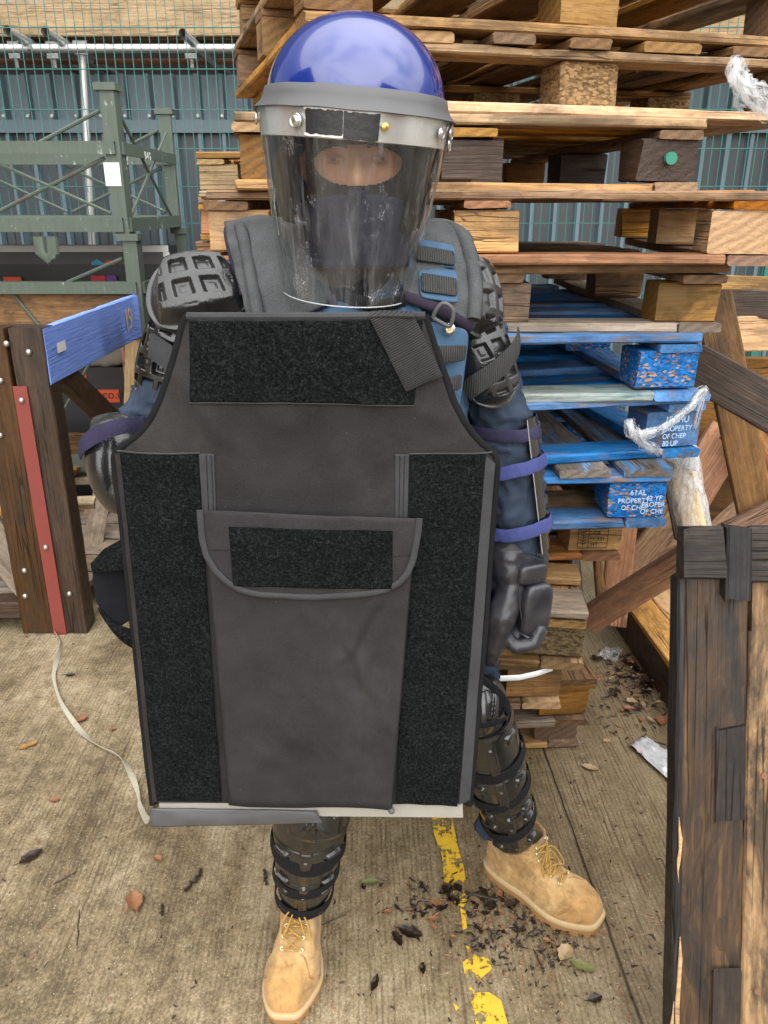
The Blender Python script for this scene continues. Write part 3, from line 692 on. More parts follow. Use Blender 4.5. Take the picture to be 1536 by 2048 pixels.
P[15] = pallet('wooden_pallet', 'topmost pallet of the big stack cut off by the picture', 1660, 2.12, 14*PZ, 15, 1.2, 1.2, hny, tan, ['wood_tan'], hny, 'y', 15)
# stencils and marks on the front of end blocks
def front_text(p, body, x, z, size, mat, w_=1.0, dy=-.0012, fx=1.0, nm='stencil'):
    return text(nm, body, size, mat, p, XF[p.name] @ facing((x, dy, z)), font_x=fx)
M['stencil_white'] = None
t = NT('stencil_white'); t.set((.40, .56, .74), .7); t.l(t.ramp(t.noise(t.co((70, 70, 70)), 1, 5, .7), (.36, .6), (.5, 1.0)), t.b.inputs['Alpha']); M['stencil_white'] = t.m
M['stamp_black'] = plain('stamp_ink', (.03, .016, .01), .8)
M['green_dot'] = plain('green_dot', (.03, .19, .12), .7)
for body, x, z, s_ in (('61AL', .905, .083, .019), ('PROPERTY', .878, .064, .0165), ('OF CHEP', .887, .047, .0165), ('42 YF', .943, .069, .0175), ('PROPER', .935, .054, .0165), ('OF CHE', .933, .037, .0165)):
    front_text(P[7], body, x, z, s_, M['stencil_white'], dy=-.003, fx=.95)
for body, x, z, s_ in (('1FGHU', .895, .086, .023), ('PROPERTY', .892, .066, .0185), ('OF CHEP', .893, .048, .0175), ('80 UP', .895, .03, .0185)):
    front_text(P[8], body, x, z, s_, M['stencil_white'], dy=-.003, fx=.85)
g = MB()                                                       # heat treatment stamp: frame, wheat ear, codes
L = lambda a, b, c, d, th=.0016: g.bar((a, -.0015, b), (c, -.0015, d), .0012, th, up=(0, 1, 0)) if False else g.tube([(a, -.001, b), (c, -.001, d)], th * .6, 4)
X0, X1, Z0, Z1, XM = .885, .962, .036, .088, .912
for q in ((X0, Z0, X1, Z0), (X1, Z0, X1, Z1), (X1, Z1, X0, Z1), (X0, Z1, X0, Z0), (XM, Z0, XM, Z1), (.898, .04, .898, .083)): L(*q)
for i in range(5):
    z = .046 + i * .008
    for sx in (-1, 1): L(.898, z, .898 + sx * .008, z + .006)
me = g.mesh('treatment_stamp', M['stamp_black']); link('treatment_stamp', me, P[6])
for body, x, z, s_ in (('GB', .925, .073, .013), ('FC231', .916, .057, .0145), ('HT', .918, .041, .0145)):
    front_text(P[6], body, x, z, s_, M['stamp_black'], dy=-.002, nm='stamp_lettering')
g = MB(); g.tube([(.932, -.003, .07), (.932, .008, .07)], .013, 18, flat=None); me = g.mesh('green_dot', M['green_dot']); link('green_dot', me, P[12])

# second stack, behind on the left
def pal2(label, pxL, Y, z0, yaw, deck, blk, seed, dd='x'):
    x = XW(pxL, Y, z0)
    return pallet('wooden_pallet', label, 0, 0, z0, yaw, 1.0, 1.2, deck, deck, blk, deck, dd, seed, group='pallets in the rear stack', loc=(x, Y, z0))
Q = []
z = W(0, 372, 3.05)[2] - .148 * 11
for k in range(13):
    zz = k * .1455
    lb = ['bottom pallet of the rear stack behind the left shoulder'] if 0 else None
    top_ = k == 12
    Q.append(None)
H2 = W(0, 306, 3.1)[2]
n2 = 12; pz2 = H2 / n2
lab2 = {11: 'pale new topmost pallet of the rear stack left of the visor', 10: 'brown pallet below the pale topmost one of the rear stack', 9: 'honey coloured rear stack pallet just above the left shoulder pad', 8: 'brown pallet of the rear stack level with the left shoulder pad'}
for k in range(7, 12):
    Q[k] = pal2(lab2.get(k, 'lowest brown pallet of the rear stack, behind the right upper arm'), 402 - (k % 2) * 4, 3.1 - (k % 3) * .02, k * pz2, -3 + (k % 2) * 2,
                ['wood_pale', 'wood_honey'] if k == 11 else (['wood_red', 'wood_brown'] if k % 2 else hny), ['wood_pale'] if k == 11 else (['wood_honey'] if k == 9 else ['wood_brown', 'wood_red']), 60 + k)
cr2 = thing('slatted_crate', 'brown slatted crate carrying the rear pallet stack', 'crate', (XW(402, 3.1, 0) + .5, 3.7, 0))
x0 = XW(402, 3.1, .5)
for z in (.1, .35, .6, .85, 7 * pz2 - .075):
    beam('front_slat', cr2, (x0, 3.12, z), (x0 + 1.0, 3.12, z), .14, .02, (0, -1, 0), M['wood_brown'], seed=int(z * 50)); beam('rear_slat', cr2, (x0, 4.25, z), (x0 + 1.0, 4.25, z), .14, .02, (0, -1, 0), M['wood_brown'], seed=int(z * 70))
    beam('side_slat', cr2, (x0 - .012, 3.14, z), (x0 - .012, 4.24, z), .14, .02, (-1, 0, 0), M['wood_brown'], seed=int(z * 90))
for x in (x0 + .05, x0 + .95):
    for y in (3.17, 4.2): beam('corner_post', cr2, (x, y, 0), (x, y, 7 * pz2 - .002), .07, .07, (0, -1, 0), M['wood_brown'], seed=int(x * 9 + y * 31))

# ------------------------------------------------------------------ broken timber heap, right
def oc(label, a, Ya, b, Yb, wd, th, nrm, mat, seed): return offcut(label, W(*a, Y=Ya), W(*b, Y=Yb), wd, th, nrm, mat, seed, 'broken timbers in the right heap')
oc('long board across the heap with a dark knotted face and pale top edge', (1385, 728), 2.32, (1600, 850), 2.15, .125, .03, (.25, -1, -.15), 'wood_dark', 71)
oc('wide dark brown board leaning behind the wrapped stake', (1425, 590), 2.62, (1520, 1075), 2.48, .115, .03, (-.15, -1, .1), 'wood_brown', 72)
oc('orange rail at upper right behind the leaning dark board', (1440, 668), 2.95, (1640, 662), 2.95, .125, .04, (0, -1, .05), 'wood_honey', 73)
oc('dark brown rail above the orange rail at upper right', (1430, 606), 3.0, (1640, 612), 2.9, .10, .04, (0, -1, .1), 'wood_dark', 74)
oc('pale brown rail at the very top of the right heap', (1430, 570), 3.15, (1640, 578), 3.05, .07, .06, (0, -1, .2), 'wood_tan', 75)
oc('broad orange board slanting up to the right deep in the heap', (1300, 1130), 2.85, (1460, 860), 2.95, .16, .03, (0, -1, .1), 'wood_red', 76)
oc('orange board slanting up behind the burnt pallet corner', (1245, 1165), 2.72, (1370, 1010), 2.72, .12, .03, (0, -1, .2), 'wood_honey', 77)
oc('upright orange plank behind the stamped pallet block', (1225, 1250), 2.72, (1250, 1000), 2.72, .10, .03, (-.2, -1, 0), 'wood_red', 78)
oc('thick dark orange beam propped low beside the glove', (1175, 1240), 2.42, (1420, 1088), 2.2, .085, .06, (0, -1, .35), 'wood_red', 79)
oc('dark board just left of the film wrapped stake', (1345, 930), 2.32, (1372, 1075), 2.2, .07, .03, (-.2, -1, 0), 'wood_dark', 80)
oc('orange board crossing behind the leaning dark board at right', (1390, 1110), 2.75, (1620, 905), 2.75, .10, .03, (0, -1, .1), 'wood_honey', 81)
oc('brown board slanting down to the right at the far right edge', (1470, 850), 2.85, (1610, 1010), 2.85, .14, .03, (0, -1, .1), 'wood_red', 82)
oc('dark brown board deep behind the other boards of the right heap', (1390, 840), 3.1, (1640, 840), 3.1, .5, .03, (0, -1, 0), 'wood_brown', 83)
oc('dark red board low at the back of the right heap', (1180, 1010), 3.05, (1640, 1050), 3.05, .42, .03, (0, -1, 0), 'wood_brown', 84)
oc('orange board slanting up from behind the burnt pallet top', (1330, 1130), 2.5, (1640, 980), 2.4, .09, .03, (0, -1, .2), 'wood_red', 85)
oc('thin dark splintered board standing behind the tan jutting pallet', (1150, 1200), 2.5, (1140, 1080), 2.7, .06, .03, (0, -1, 0), 'wood_dark', 86)
oc('thin brown stick leaning beside the upright orange plank', (1205, 1235), 2.6, (1190, 1075), 2.7, .03, .03, (0, -1, 0), 'wood_brown', 87)
# low wooden platform crate in the heap
pf = thing('low_crate', 'low wooden crate with a pale plank lid beside the burnt pallet', 'crate', (1.15, 2.6, 0))
d0 = Vector((.05, -1, 0)).normalized()                       # towards the camera, right
n0 = Vector((1, .05, 0)).normalized()
c0 = W(1222, 1250, z=.0)
zl = .145
o0 = Vector((c0.x + .01, c0.y + .0, 0))
for k in range(4):
    a = o0 + n0 * (.055 + k * .118); beam('lid_plank', pf, a + Vector((0, 0, zl)) - d0 * .05, a + d0 * 1.0 + Vector((0, 0, zl)), .11, .025, (0, 0, 1), M['wood_honey'], seed=90 + k)
beam('side_board', pf, o0 + n0 * .012 + Vector((0, 0, .067)), o0 + n0 * .012 + d0 * .95 + Vector((0, 0, .067)), .128, .022, -n0, M['wood_dark'], seed=95)
beam('side_board', pf, o0 + n0 * .46 + Vector((0, 0, .067)), o0 + n0 * .46 + d0 * .95 + Vector((0, 0, .067)), .128, .022, n0, M['wood_dark'], seed=96)
beam('end_board', pf, o0 + n0 * .03 + Vector((0, 0, .067)) + d0 * .02, o0 + n0 * .44 + d0 * .02 + Vector((0, 0, .067)), .128, .022, -d0, M['wood_red'], seed=97)
beam('back_batten', pf, W(1219, 1155, 2.75), W(1330, 1150, 2.75), .05, .04, (0, -1, .2), M['wood_honey'], seed=98)
# stake wrapped in cling film
M['film'] = None
t = NT('cling_film')
tr_ = t.n('ShaderNodeBsdfTransparent'); gl = t.n('ShaderNodeBsdfGlossy'); gl.inputs['Roughness'].default_value = .25; df = t.n('ShaderNodeBsdfDiffuse'); df.inputs['Color'].default_value = (.93, .94, .95, 1)
nn = t.noise(t.co((60, 60, 9)), 1, 5, .7, 1.0)
m1 = t.n('ShaderNodeMixShader'); m2 = t.n('ShaderNodeMixShader'); tl_ = t.n('ShaderNodeBsdfTranslucent'); tl_.inputs['Color'].default_value = (.9, .92, .93, 1); ma = t.n('ShaderNodeMixShader'); ma.inputs[0].default_value = .45; t.l(df.outputs[0], ma.inputs[1]); t.l(tl_.outputs[0], ma.inputs[2])
t.l(t.ramp(nn, (.40, .10), (.62, .62)), m1.inputs[0]); t.l(tr_.outputs[0], m1.inputs[1]); t.l(ma.outputs[0], m1.inputs[2])
lw = t.n('ShaderNodeLayerWeight'); lw.inputs[0].default_value = .35; t.l(t.math('MULTIPLY', lw.outputs['Fresnel'], .15), m2.inputs[0]); t.l(m1.outputs[0], m2.inputs[1]); t.l(gl.outputs[0], m2.inputs[2]); t.l(m2.outputs[0], t.out.inputs[0])
bp = t.n('ShaderNodeBump'); bp.inputs['Strength'].default_value = 1; bp.inputs['Distance'].default_value = .01; t.l(nn, bp.inputs['Height']); t.l(bp.outputs[0], gl.inputs['Normal']); t.l(bp.outputs[0], df.inputs['Normal'])
M['film'] = t.m
M['plastic_white'] = plain('white_plastic', (.80, .81, .82), .35)
s0, s1 = W(1358, 905, Y=2.12), W(1405, 1120, Y=1.98)
stk = offcut('pale stake wrapped in cling film leaning beside the blue pallets', s0, s1, .06, .045, (-.5, -1, .1), 'wood_pale', 88, 'broken timbers in the right heap')
def wrapfilm(pts, rad, seed, n=14, sub=26, amp=.35, threads=22, skin_=False):
    rnd = random.Random(seed); pts = [Vector(p) for p in pts]; rows = []
    def at(u):
        x = u * (len(pts) - 1); i = min(int(x), len(pts) - 2); f_ = x - i
        p0 = pts[max(i-1, 0)]; p1 = pts[i]; p2 = pts[i+1]; p3 = pts[min(i+2, len(pts)-1)]
        return .5 * ((2*p1) + (p2-p0)*f_ + (2*p0-5*p1+4*p2-p3)*f_*f_ + (3*p1-p0-3*p2+p3)*f_**3)
    P_ = [at(i / sub) for i in range(sub + 1)]
    def rr(u):
        x = u * (len(rad) - 1); i = min(int(x), len(rad) - 2); return lerp(rad[i], rad[i+1], x - i)
    g = MB(); fr = []
    for i, p in enumerate(P_):
        tg = (P_[min(i+1, sub)] - P_[max(i-1, 0)]).normalized(); a = tg.cross(Vector((0, 1, .01))).normalized(); fr.append((a, tg.cross(a)))
    for k in range(threads):                                   # crinkled flat ribbons twisted together
        th0 = rnd.uniform(0, 6.28); tw = rnd.uniform(-2.2, 2.2); q0 = rnd.uniform(.25, .95); wd = rnd.uniform(.10, .34); L_, R_ = [], []
        for i, p in enumerate(P_):
            u = i / sub; r_ = rr(u); th = th0 + tw * u + 1.3 * noise.noise(Vector((u * 4, k * 1.7, seed)))
            q = r_ * q0 * (1 + amp * 1.2 * noise.noise(Vector((u * 9, k * 2.3, seed + 4)))); a, b = fr[i]
            c = p + a * math.cos(th) * q + b * math.sin(th) * q * .7; t_ = (b * math.cos(th) - a * math.sin(th)) * r_ * wd * (1 + .6 * noise.noise(Vector((u * 14, k, 3)))) + Vector((0, 0, .0012 * math.sin(i * 2.1 + k)))
            L_.append(c - t_); R_.append(c + t_ + a * .003 * noise.noise(Vector((i * .6, k, 1))))
        g.grid([L_, [x.lerp(y, .5) + fr[i][0] * .0015 * math.sin(i * 1.3 + k) for i, (x, y) in enumerate(zip(L_, R_))], R_])
    if skin_:
        rows = []
        for i, p in enumerate(P_):
            a, b = fr[i]; rows.append([p + (a * math.cos(6.2832 * k / n) + b * math.sin(6.2832 * k / n) * .75) * rr(i / sub) * (1 + amp * noise.noise(Vector((math.cos(6.2832 * k / n) * 2.2 + seed, math.sin(6.2832 * k / n) * 2.2, i * .13)))) for k in range(n)])
        g.grid(rows, cu=True)
    return g
fl = thing('cling_film', 'twisted white cling film knotted around the wrapped stake and blue pallets', 'plastic film', s0)
ax_ = (s1 - s0)
wrapfilm([s0 - ax_ * .04, s0 + ax_ * .1, s0 + ax_ * .4, s0 + ax_ * .75, s0 + ax_ * 1.02], [.045, .05, .046, .042, .043], 3, 26, 60, .12, 26, True).obj('wrapped_film', M['film'], fl, ang=80)
wrapfilm([W(1258, 838, Y=1.70), W(1264, 862, Y=1.695), W(1290, 868, Y=1.705), W(1330, 853, Y=1.72), W(1375, 818, Y=1.75), W(1400, 790, Y=1.80), W(1412, 778, Y=1.86)], [.010, .017, .013, .010, .011, .016, .010], 7, 12, 90, .5, 22).obj('film_strand', M['film'], fl, ang=80)
wrapfilm([W(1256, 842, Y=1.70), W(1268, 868, Y=1.69), W(1290, 890, Y=1.72), W(1325, 908, Y=1.86), W(1356, 912, Y=2.06)], [.010, .017, .013, .015, .022], 8, 12, 70, .5, 20).obj('film_strand', M['film'], fl, ang=80)
wrapfilm([W(1409, 780, Y=1.84), W(1396, 830, Y=1.80), W(1388, 860, Y=1.86), W(1370, 895, Y=2.05)], [.012, .006, .008, .024], 9, 10, 40, .5, 12).obj('film_strand', M['film'], fl, ang=80)
wrapfilm([W(1345, 925, Y=2.06), W(1362, 890, Y=2.07), W(1385, 905, Y=2.06), W(1380, 940, Y=2.04)], [.026, .03, .03, .026], 19, 12, 40, .5, 22).obj('film_strand', M['film'], fl, ang=80)
# more film: top right, and over the rear stack
f2 = thing('cling_film', 'ragged clear film hanging from the pallet at top right', 'plastic film', W(1500, 160, Y=1.9))
wrapfilm([W(1478, 120, Y=1.84), W(1472, 150, Y=1.83), W(1500, 190, Y=1.82), W(1560, 225, Y=1.83)], [.02, .026, .03, .03], 14, 12, 26, .5).obj('film_strand', M['film'], f2, ang=80)
f3 = thing('cling_film', 'white film strap looped over the rear stack beside the visor', 'plastic film', W(460, 410, Y=3.0))
wrapfilm([W(560, 402, Y=3.02), W(500, 405, Y=3.02), W(455, 392, Y=3.0), W(470, 420, Y=3.0), W(477, 450, Y=3.0)], [.022, .022, .02, .018, .02], 15, 12, 30, .3).obj('film_strand', M['plastic_white'], f3, ang=80)
wrapfilm([W(450, 392, Y=3.0), W(432, 420, Y=3.0), W(428, 445, Y=3.0), W(442, 468, Y=3.0)], [.014, .012, .012, .016], 16, 10, 26, .5).obj('film_strand', M['film'], f3, ang=80)
# white strap on the lower pallets
g = MB(); pts = [W(x, y, Y=Y_) for x, y, Y_ in ((965, 1352, 1.60), (1000, 1357, 1.59), (1040, 1355, 1.60), (1075, 1347, 1.61), (1105, 1337, 1.64))]
g.tube(pts, .0075, 8, flat=(.25, (0, 1, 0)))
top(g, 'packing_strap', 'white plastic packing strap bent over the brown pallet', 'strap', M['plastic_white'])

# ------------------------------------------------------------------ burnt pallet leaning at the right edge
th_ = R(18)
dn = Vector((0, -math.sin(th_), -math.cos(th_))); nb_ = Vector((0, -math.cos(th_), math.sin(th_)))   # down its face, out of its face
o1 = W(1362, 1052, Y=1.30)
bp_ = thing('burnt_pallet', 'charred wooden pallet stood on end at the right edge', 'pallet', (o1.x + .4, .95, 0))
X_ = Vector((1, 0, 0))
def fb(nm, x0, x1, d0_, d1_, h0, h1, mat, seed, along='d'):
    """board on the leaning face: x range, distance down the face, height out of the face"""
    c = o1 + X_ * ((x0 + x1) / 2) + nb_ * ((h0 + h1) / 2)
    if along == 'd':
        return beam(nm, bp_, c + dn * d0_, c + dn * d1_, x1 - x0, h1 - h0, nb_, M[mat], seed=seed, rough_end=.008)
    c = o1 + dn * ((d0_ + d1_) / 2) + nb_ * ((h0 + h1) / 2)
    return beam(nm, bp_, c + X_ * x0, c + X_ * x1, d1_ - d0_, h1 - h0, nb_, M[mat], seed=seed, rough_end=.012)
LEN = (o1.z) / math.cos(th_) - .003
fb('stringer', .0, .020, .09, LEN, -.05, -.004, 'wood_char', 201)
fb('face_board', .010, .124, .088, LEN, -.034, -.002, 'wood_streaked', 202)
fb('face_board', .130, .26, .095, LEN, -.03, -.012, 'wood_scorched', 203)
fb('face_board', .268, .42, .05, LEN, -.03, -.010, 'wood_scorched', 213)
fb('end_block', .002, .068, .0, .092, .001, .022, 'wood_burnt', 204, 'x')
fb('end_block', .120, .42, .0, .098, -.008, .020, 'wood_burnt', 205, 'x')
fb('block', .072, .116, .0, .125, -.010, .024, 'wood_char', 206)
fb('block', .070, .122, .36, .53, -.001, .006, 'wood_burnt', 207)
fb('block', .070, .122, .80, .95, -.001, .006, 'wood_burnt', 208)
fb('back_board', .07, .42, .02, .11, -.125, -.104, 'wood_char', 209, 'x'); fb('back_board', .07, .42, .55, .65, -.125, -.104, 'wood_char', 210, 'x')
rnd = random.Random(5)
g = MB()                                                       # split splinter of clean wood down the left edge
for d0_, d1_, w0 in ((.52, .64, .003), (.74, .99, .0055), (.86, 1.02, .004)):
    jx_ = rnd.uniform(.001, .012)
    pts = [o1 + X_ * (jx_ + .002 * math.sin(i * 1.3 + d0_ * 9)) + dn * lerp(d0_, d1_, i / 6) + nb_ * (.002) for i in range(7)]
    g.tube(pts, [w0 * q * rnd.uniform(.6, 1.2) for q in (.15, .6, 1, .9, 1, .6, .12)], 7, flat=(.5, nb_))
g.obj('splinter', M['wood_tan'], bp_)
for x, d_ in ((.155, .028), (.16, .075), (.165, .12), (.162, .45), (.30, .45), (.16, .85)):
    g = MB(); c = o1 + X_ * x + dn * d_ + nb_ * (.021 if d_ < .09 else -.011); g.tube([c, c + nb_ * .002], .006, 10); g.obj('nail_head', M['rust'], bp_)
# ------------------------------------------------------------------ cloth, leather and plastic materials
def cloth(name, col, var=.2, rough=.9, weave=900, bump=.25, sheen=.0, mott=14, spec=.06, lint=0):
    t = NT(name); n = t.noise(t.co((1, 1, 1), rnd=False), mott, 6, .6); f_ = t.noise(t.co((1, 1, 1), rnd=False), weave, 2, .6)
    s = t.math('ADD', t.math('MULTIPLY', n, .6), t.math('MULTIPLY', f_, .4))
    c = t.ramp(s, (.32, tuple(x * (1 - var) for x in col)), (.7, tuple(min(1, x * (1 + var)) for x in col)))
    if lint:
        l_ = t.vor(t.co((26, 26, 26), rnd=False), 1); c = t.mix(t.ramp(l_, (.012, .5), (.03, 0.0)), c, (.20, .20, .19))
        d_ = t.ramp(t.noise(t.co((2.2, 2.2, 2.2), rnd=False), 1, 7, .7, .4), (.5, 0.0), (.7, .30)); c = t.mix(d_, c, (.085, .078, .070))
    t.set(c, rough, spec=spec)
    t.b.inputs['Sheen Weight'].default_value = sheen; t.bump(f_, bump, .002); return t.m
M['coverall'] = cloth('navy_coverall', (.034, .046, .068), .35, weave=700, mott=20)
M['blue_cloth'] = cloth('blue_vest_cloth', (.060, .112, .18), .3, mott=25)
M['suede'] = cloth('grey_suede', (.072, .075, .076), .35, weave=320, bump=.7, sheen=.0, mott=18)
M['binding_purple'] = cloth('dark_binding', (.038, .030, .045), .25)
M['fabric_black'] = cloth('charcoal_canvas', (.027, .0255, .0255), .35, weave=420, bump=.5, mott=9, lint=1)
M['fabric_plum'] = cloth('faded_charcoal_canvas', (.031, .0285, .0300), .32, weave=420, bump=.5, mott=8, lint=1)
M['edging'] = cloth('edging_tape', (.048, .048, .050), .25, weave=400, bump=.3)
M['piping'] = cloth('dark_piping', (.013, .013, .0135), .3)
M['black_knit'] = cloth('black_knit', (.010, .010, .012), .3, weave=500)
M['navy_knit'] = cloth('navy_knit', (.012, .017, .036), .3, weave=500)
M['strap_blue'] = cloth('blue_elastic', (.055, .066, .185), .25, weave=260, bump=.5)
M['strap_purple'] = cloth('purple_elastic', (.038, .034, .066), .25, weave=260, bump=.5)
def velcro():
    t = NT('velcro_loop'); v = t.co((1, 1, 1), rnd=False)
    a = t.noise(v, 330, 4, .8, 1.0); b = t.noise(v, 170, 3, .6); c = t.noise(v, 14, 4, .6)
    s = t.math('ADD', t.math('MULTIPLY', a, .70), t.math('ADD', t.math('MULTIPLY', b, .24), t.math('MULTIPLY', c, .06)))
    t.set(t.ramp(s, (.36, (.003, .0033, .0033)), (.51, (.0125, .0138, .0143)), (.66, (.055, .060, .062))), .95, spec=.03)
    t.b.inputs['Sheen Weight'].default_value = .0; t.bump(t.math('ADD', a, b), 1.0, .006); return t.m
M['velcro'] = velcro()
def webbing(name, col, pitch=520, axis='X'):
    t = NT(name); v = t.co((1, 1, 1), rnd=False, rot=(0, R(28) if axis == 'D' else 0, 0))
    w_ = t.wave(v, pitch / 6.28, .3, 1, 'Z' if axis != 'X' else 'X'); n = t.noise(v, 300, 3)
    t.set(t.ramp(t.math('ADD', t.math('MULTIPLY', w_, .5), t.math('MULTIPLY', n, .5)), (.2, tuple(x * .45 for x in col)), (.75, tuple(x * 1.35 for x in col))), .8, spec=.2)
    t.bump(w_, .6, .002); return t.m
M['webbing'] = webbing('grey_webbing', (.040, .040, .039)); M['webbing_d'] = webbing('charcoal_webbing', (.030, .030, .030), 620, 'D'); M['webbing_black'] = webbing('black_webbing', (.010, .010, .0115))
def plastic(name, col, rough=.32, peb=0, pscale=420, coat=.15, dust=.0, spec=.5):
    t = NT(name); n = t.noise(t.co((1, 1, 1), rnd=False), 16, 6, .65)
    c = t.mix(t.ramp(n, (.45, 0.0), (.75, dust)), col, (.26, .25, .23))
    t.set(c, t.ramp(n, (.35, rough * .8), (.7, rough * 1.35)), spec=spec, coat=coat)
    if peb: t.bump(t.vor(t.co((1, 1, 1), rnd=False), pscale, 'SMOOTH_F1'), peb, .0012)
    return t.m
M['pad_black'] = plastic('moulded_black_plastic', (.008, .008, .008), .24, .0, coat=.5, dust=.03)
M['pad_grey'] = plastic('moulded_grey_plastic', (.014, .0145, .0145), .28, .5, 420, coat=.35, dust=.05)
M['pad_pebble'] = plastic('pebbled_black_plastic', (.012, .012, .012), .24, .45, 380, coat=.3, dust=.02)
M['leather'] = plastic('black_leather', (.018, .018, .023), .34, .35, 650, coat=.1, dust=.12)
M['rubber'] = plastic('grey_rubber', (.068, .069, .072), .5, 0, coat=0, dust=.1)
M['rubber_dark'] = plastic('dark_rubber', (.02, .02, .02), .6, 0, coat=0)
def helmet_mat():
    t = NT('helmet_blue_gloss'); n = t.noise(t.co((60, 60, 8), rnd=False), 1, 6, .7)
    t.set(t.mix(t.ramp(n, (.62, 0.0), (.8, .12)), (.003, .018, .165), (.10, .14, .30)), .16, spec=.6, coat=.8); t.b.inputs['Coat Roughness'].default_value = .03; return t.m
M['helmet'] = helmet_mat()
t = NT('brushed_aluminium'); n = t.noise(t.co((3, 3, 160), rnd=False), 3, 4); t.set(t.mix(n, (.74, .74, .72), (.92, .92, .90)), .30, .7); M['alu'] = t.m
t = NT('black_tape'); t.set((.010, .010, .011), .38); t.bump(t.noise(t.co((1, 1, 1), rnd=False), 90, 4), .25, .003); M['tape'] = t.m
M['brass'] = plain('brass', (.62, .42, .12), .3, .9); M['steel'] = plain('steel', (.6, .6, .58), .25, .95)
# clear polycarbonate sheet: transmission with mirror reflections and scratches
t = NT('clear_visor')
tr_ = t.n('ShaderNodeBsdfTransparent'); tr_.inputs['Color'].default_value = (.86, .87, .87, 1)
gl = t.n('ShaderNodeBsdfGlossy'); gl.inputs['Roughness'].default_value = .035
fr = t.n('ShaderNodeLayerWeight'); fr.inputs['Blend'].default_value = .5
m1 = t.n('ShaderNodeMixShader'); t.l(t.math('ADD', t.math('MULTIPLY', t.math('POWER', fr.outputs['Facing'], 4.0), .75), .06), m1.inputs[0]); t.l(tr_.outputs[0], m1.inputs[1]); t.l(gl.outputs[0], m1.inputs[2])
df = t.n('ShaderNodeBsdfDiffuse'); df.inputs['Color'].default_value = (.75, .76, .76, 1)
v0 = t.co((1, 1, 1), rnd=False)
def scratch(sc, rot, th):
    w_ = t.vor(t.co(sc, rnd=False, rot=rot), 1, 'DISTANCE_TO_EDGE'); return t.ramp(w_, (0.0, 1.0), (th, 0.0))
gate = t.ramp(t.noise(v0, 16, 5, .7), (.55, 0.0), (.64, 1.0))
s1 = t.math('MULTIPLY', t.math('ADD', scratch((230, 230, 16), (0, R(12), 0), .022), scratch((26, 200, 210), (R(20), R(50), 0), .02)), gate)
sp_ = t.ramp(t.vor(t.co((170, 170, 170), rnd=False), 1), (.06, .7), (.11, 0.0))
haze_ = t.ramp(t.noise(t.co((34, 34, 5), rnd=False), 1, 6, .65), (.42, .006), (.75, .06))
strk = t.ramp(t.noise(t.co((95, 95, 2.2), rnd=False), 1, 3, .6, .2), (.56, 0.0), (.72, .07)); haze_ = t.math('ADD', haze_, strk)  # diffuse haze and vertical streaks painted in to imitate milky reflections
f_ = t.math('ADD', t.math('ADD', t.math('MULTIPLY', s1, .5), t.math('MULTIPLY', sp_, .22)), haze_, clamp=True)
m2 = t.n('ShaderNodeMixShader'); t.l(f_, m2.inputs[0]); t.l(m1.outputs[0], m2.inputs[1]); t.l(df.outputs[0], m2.inputs[2]); t.l(m2.outputs[0], t.out.inputs[0])
M['visor'] = t.m
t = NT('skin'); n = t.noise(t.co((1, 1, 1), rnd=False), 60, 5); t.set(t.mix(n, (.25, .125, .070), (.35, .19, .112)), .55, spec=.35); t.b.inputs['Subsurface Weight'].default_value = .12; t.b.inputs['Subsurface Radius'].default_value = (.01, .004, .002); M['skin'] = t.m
def eye_mat():
    t = NT('eye'); sp = t.n('ShaderNodeSeparateXYZ'); t.l(t.tc.outputs['Object'], sp.inputs[0])
    r_ = t.math('SQRT', t.math('ADD', t.math('POWER', sp.outputs[0], 2), t.math('POWER', sp.outputs[2], 2)))
    t.set(t.ramp(t.math('MULTIPLY', r_, 80), (.20, (.004, .004, .004)), (.24, (.04, .05, .03)), (.42, (.05, .06, .04)), (.47, (.02, .02, .02)), (.52, (.20, .165, .145))), .30, spec=.25); return t.m
M['eye'] = eye_mat()
M['hair'] = plain('brow_hair', (.035, .020, .012), .8)
def nubuck():
    t = NT('tan_nubuck'); n = t.noise(t.co((1, 1, 1), rnd=False), 22, 7, .7, .4); f_ = t.noise(t.co((1, 1, 1), rnd=False), 900, 2)
    c = t.ramp(t.math('ADD', t.math('MULTIPLY', n, .8), t.math('MULTIPLY', f_, .2)), (.34, (.22, .12, .040)), (.5, (.40, .245, .095)), (.64, (.52, .355, .175)))
    sc = t.ramp(t.noise(t.co((40, 40, 40), rnd=False), 1, 8, .75, .6), (.52, 0.0), (.66, .6)); c = t.mix(sc, c, (.15, .105, .065))
    sp = t.n('ShaderNodeSeparateXYZ'); t.l(t.tc.outputs['Object'], sp.inputs[0])
    toe = t.math('MULTIPLY', t.ramp(t.math('MULTIPLY', sp.outputs[0], 3.2), (.74, 0.0), (.88, .55)), t.ramp(n, (.38, 0.0), (.6, 1.0)))    # scuffed orange toe cap
    c = t.mix(toe, c, (.42, .19, .045))
    t.set(c, .85, spec=.2); t.b.inputs['Sheen Weight'].default_value = .15; t.bump(t.math('ADD', t.math('MULTIPLY', f_, .4), n), .3, .003); return t.m
M['nubuck'] = nubuck()
M['welt'] = plain('welt', (.46, .33, .17), .7, vscale=40); M['gum_sole'] = plain('gum_sole', (.30, .155, .055), .65, vscale=30, dirt=((.12, .08, .05), .58))
M['lace'] = webbing('lace', (.50, .30, .08), 1500); M['eyelet'] = plain('eyelet', (.66, .56, .34), .3, .9)

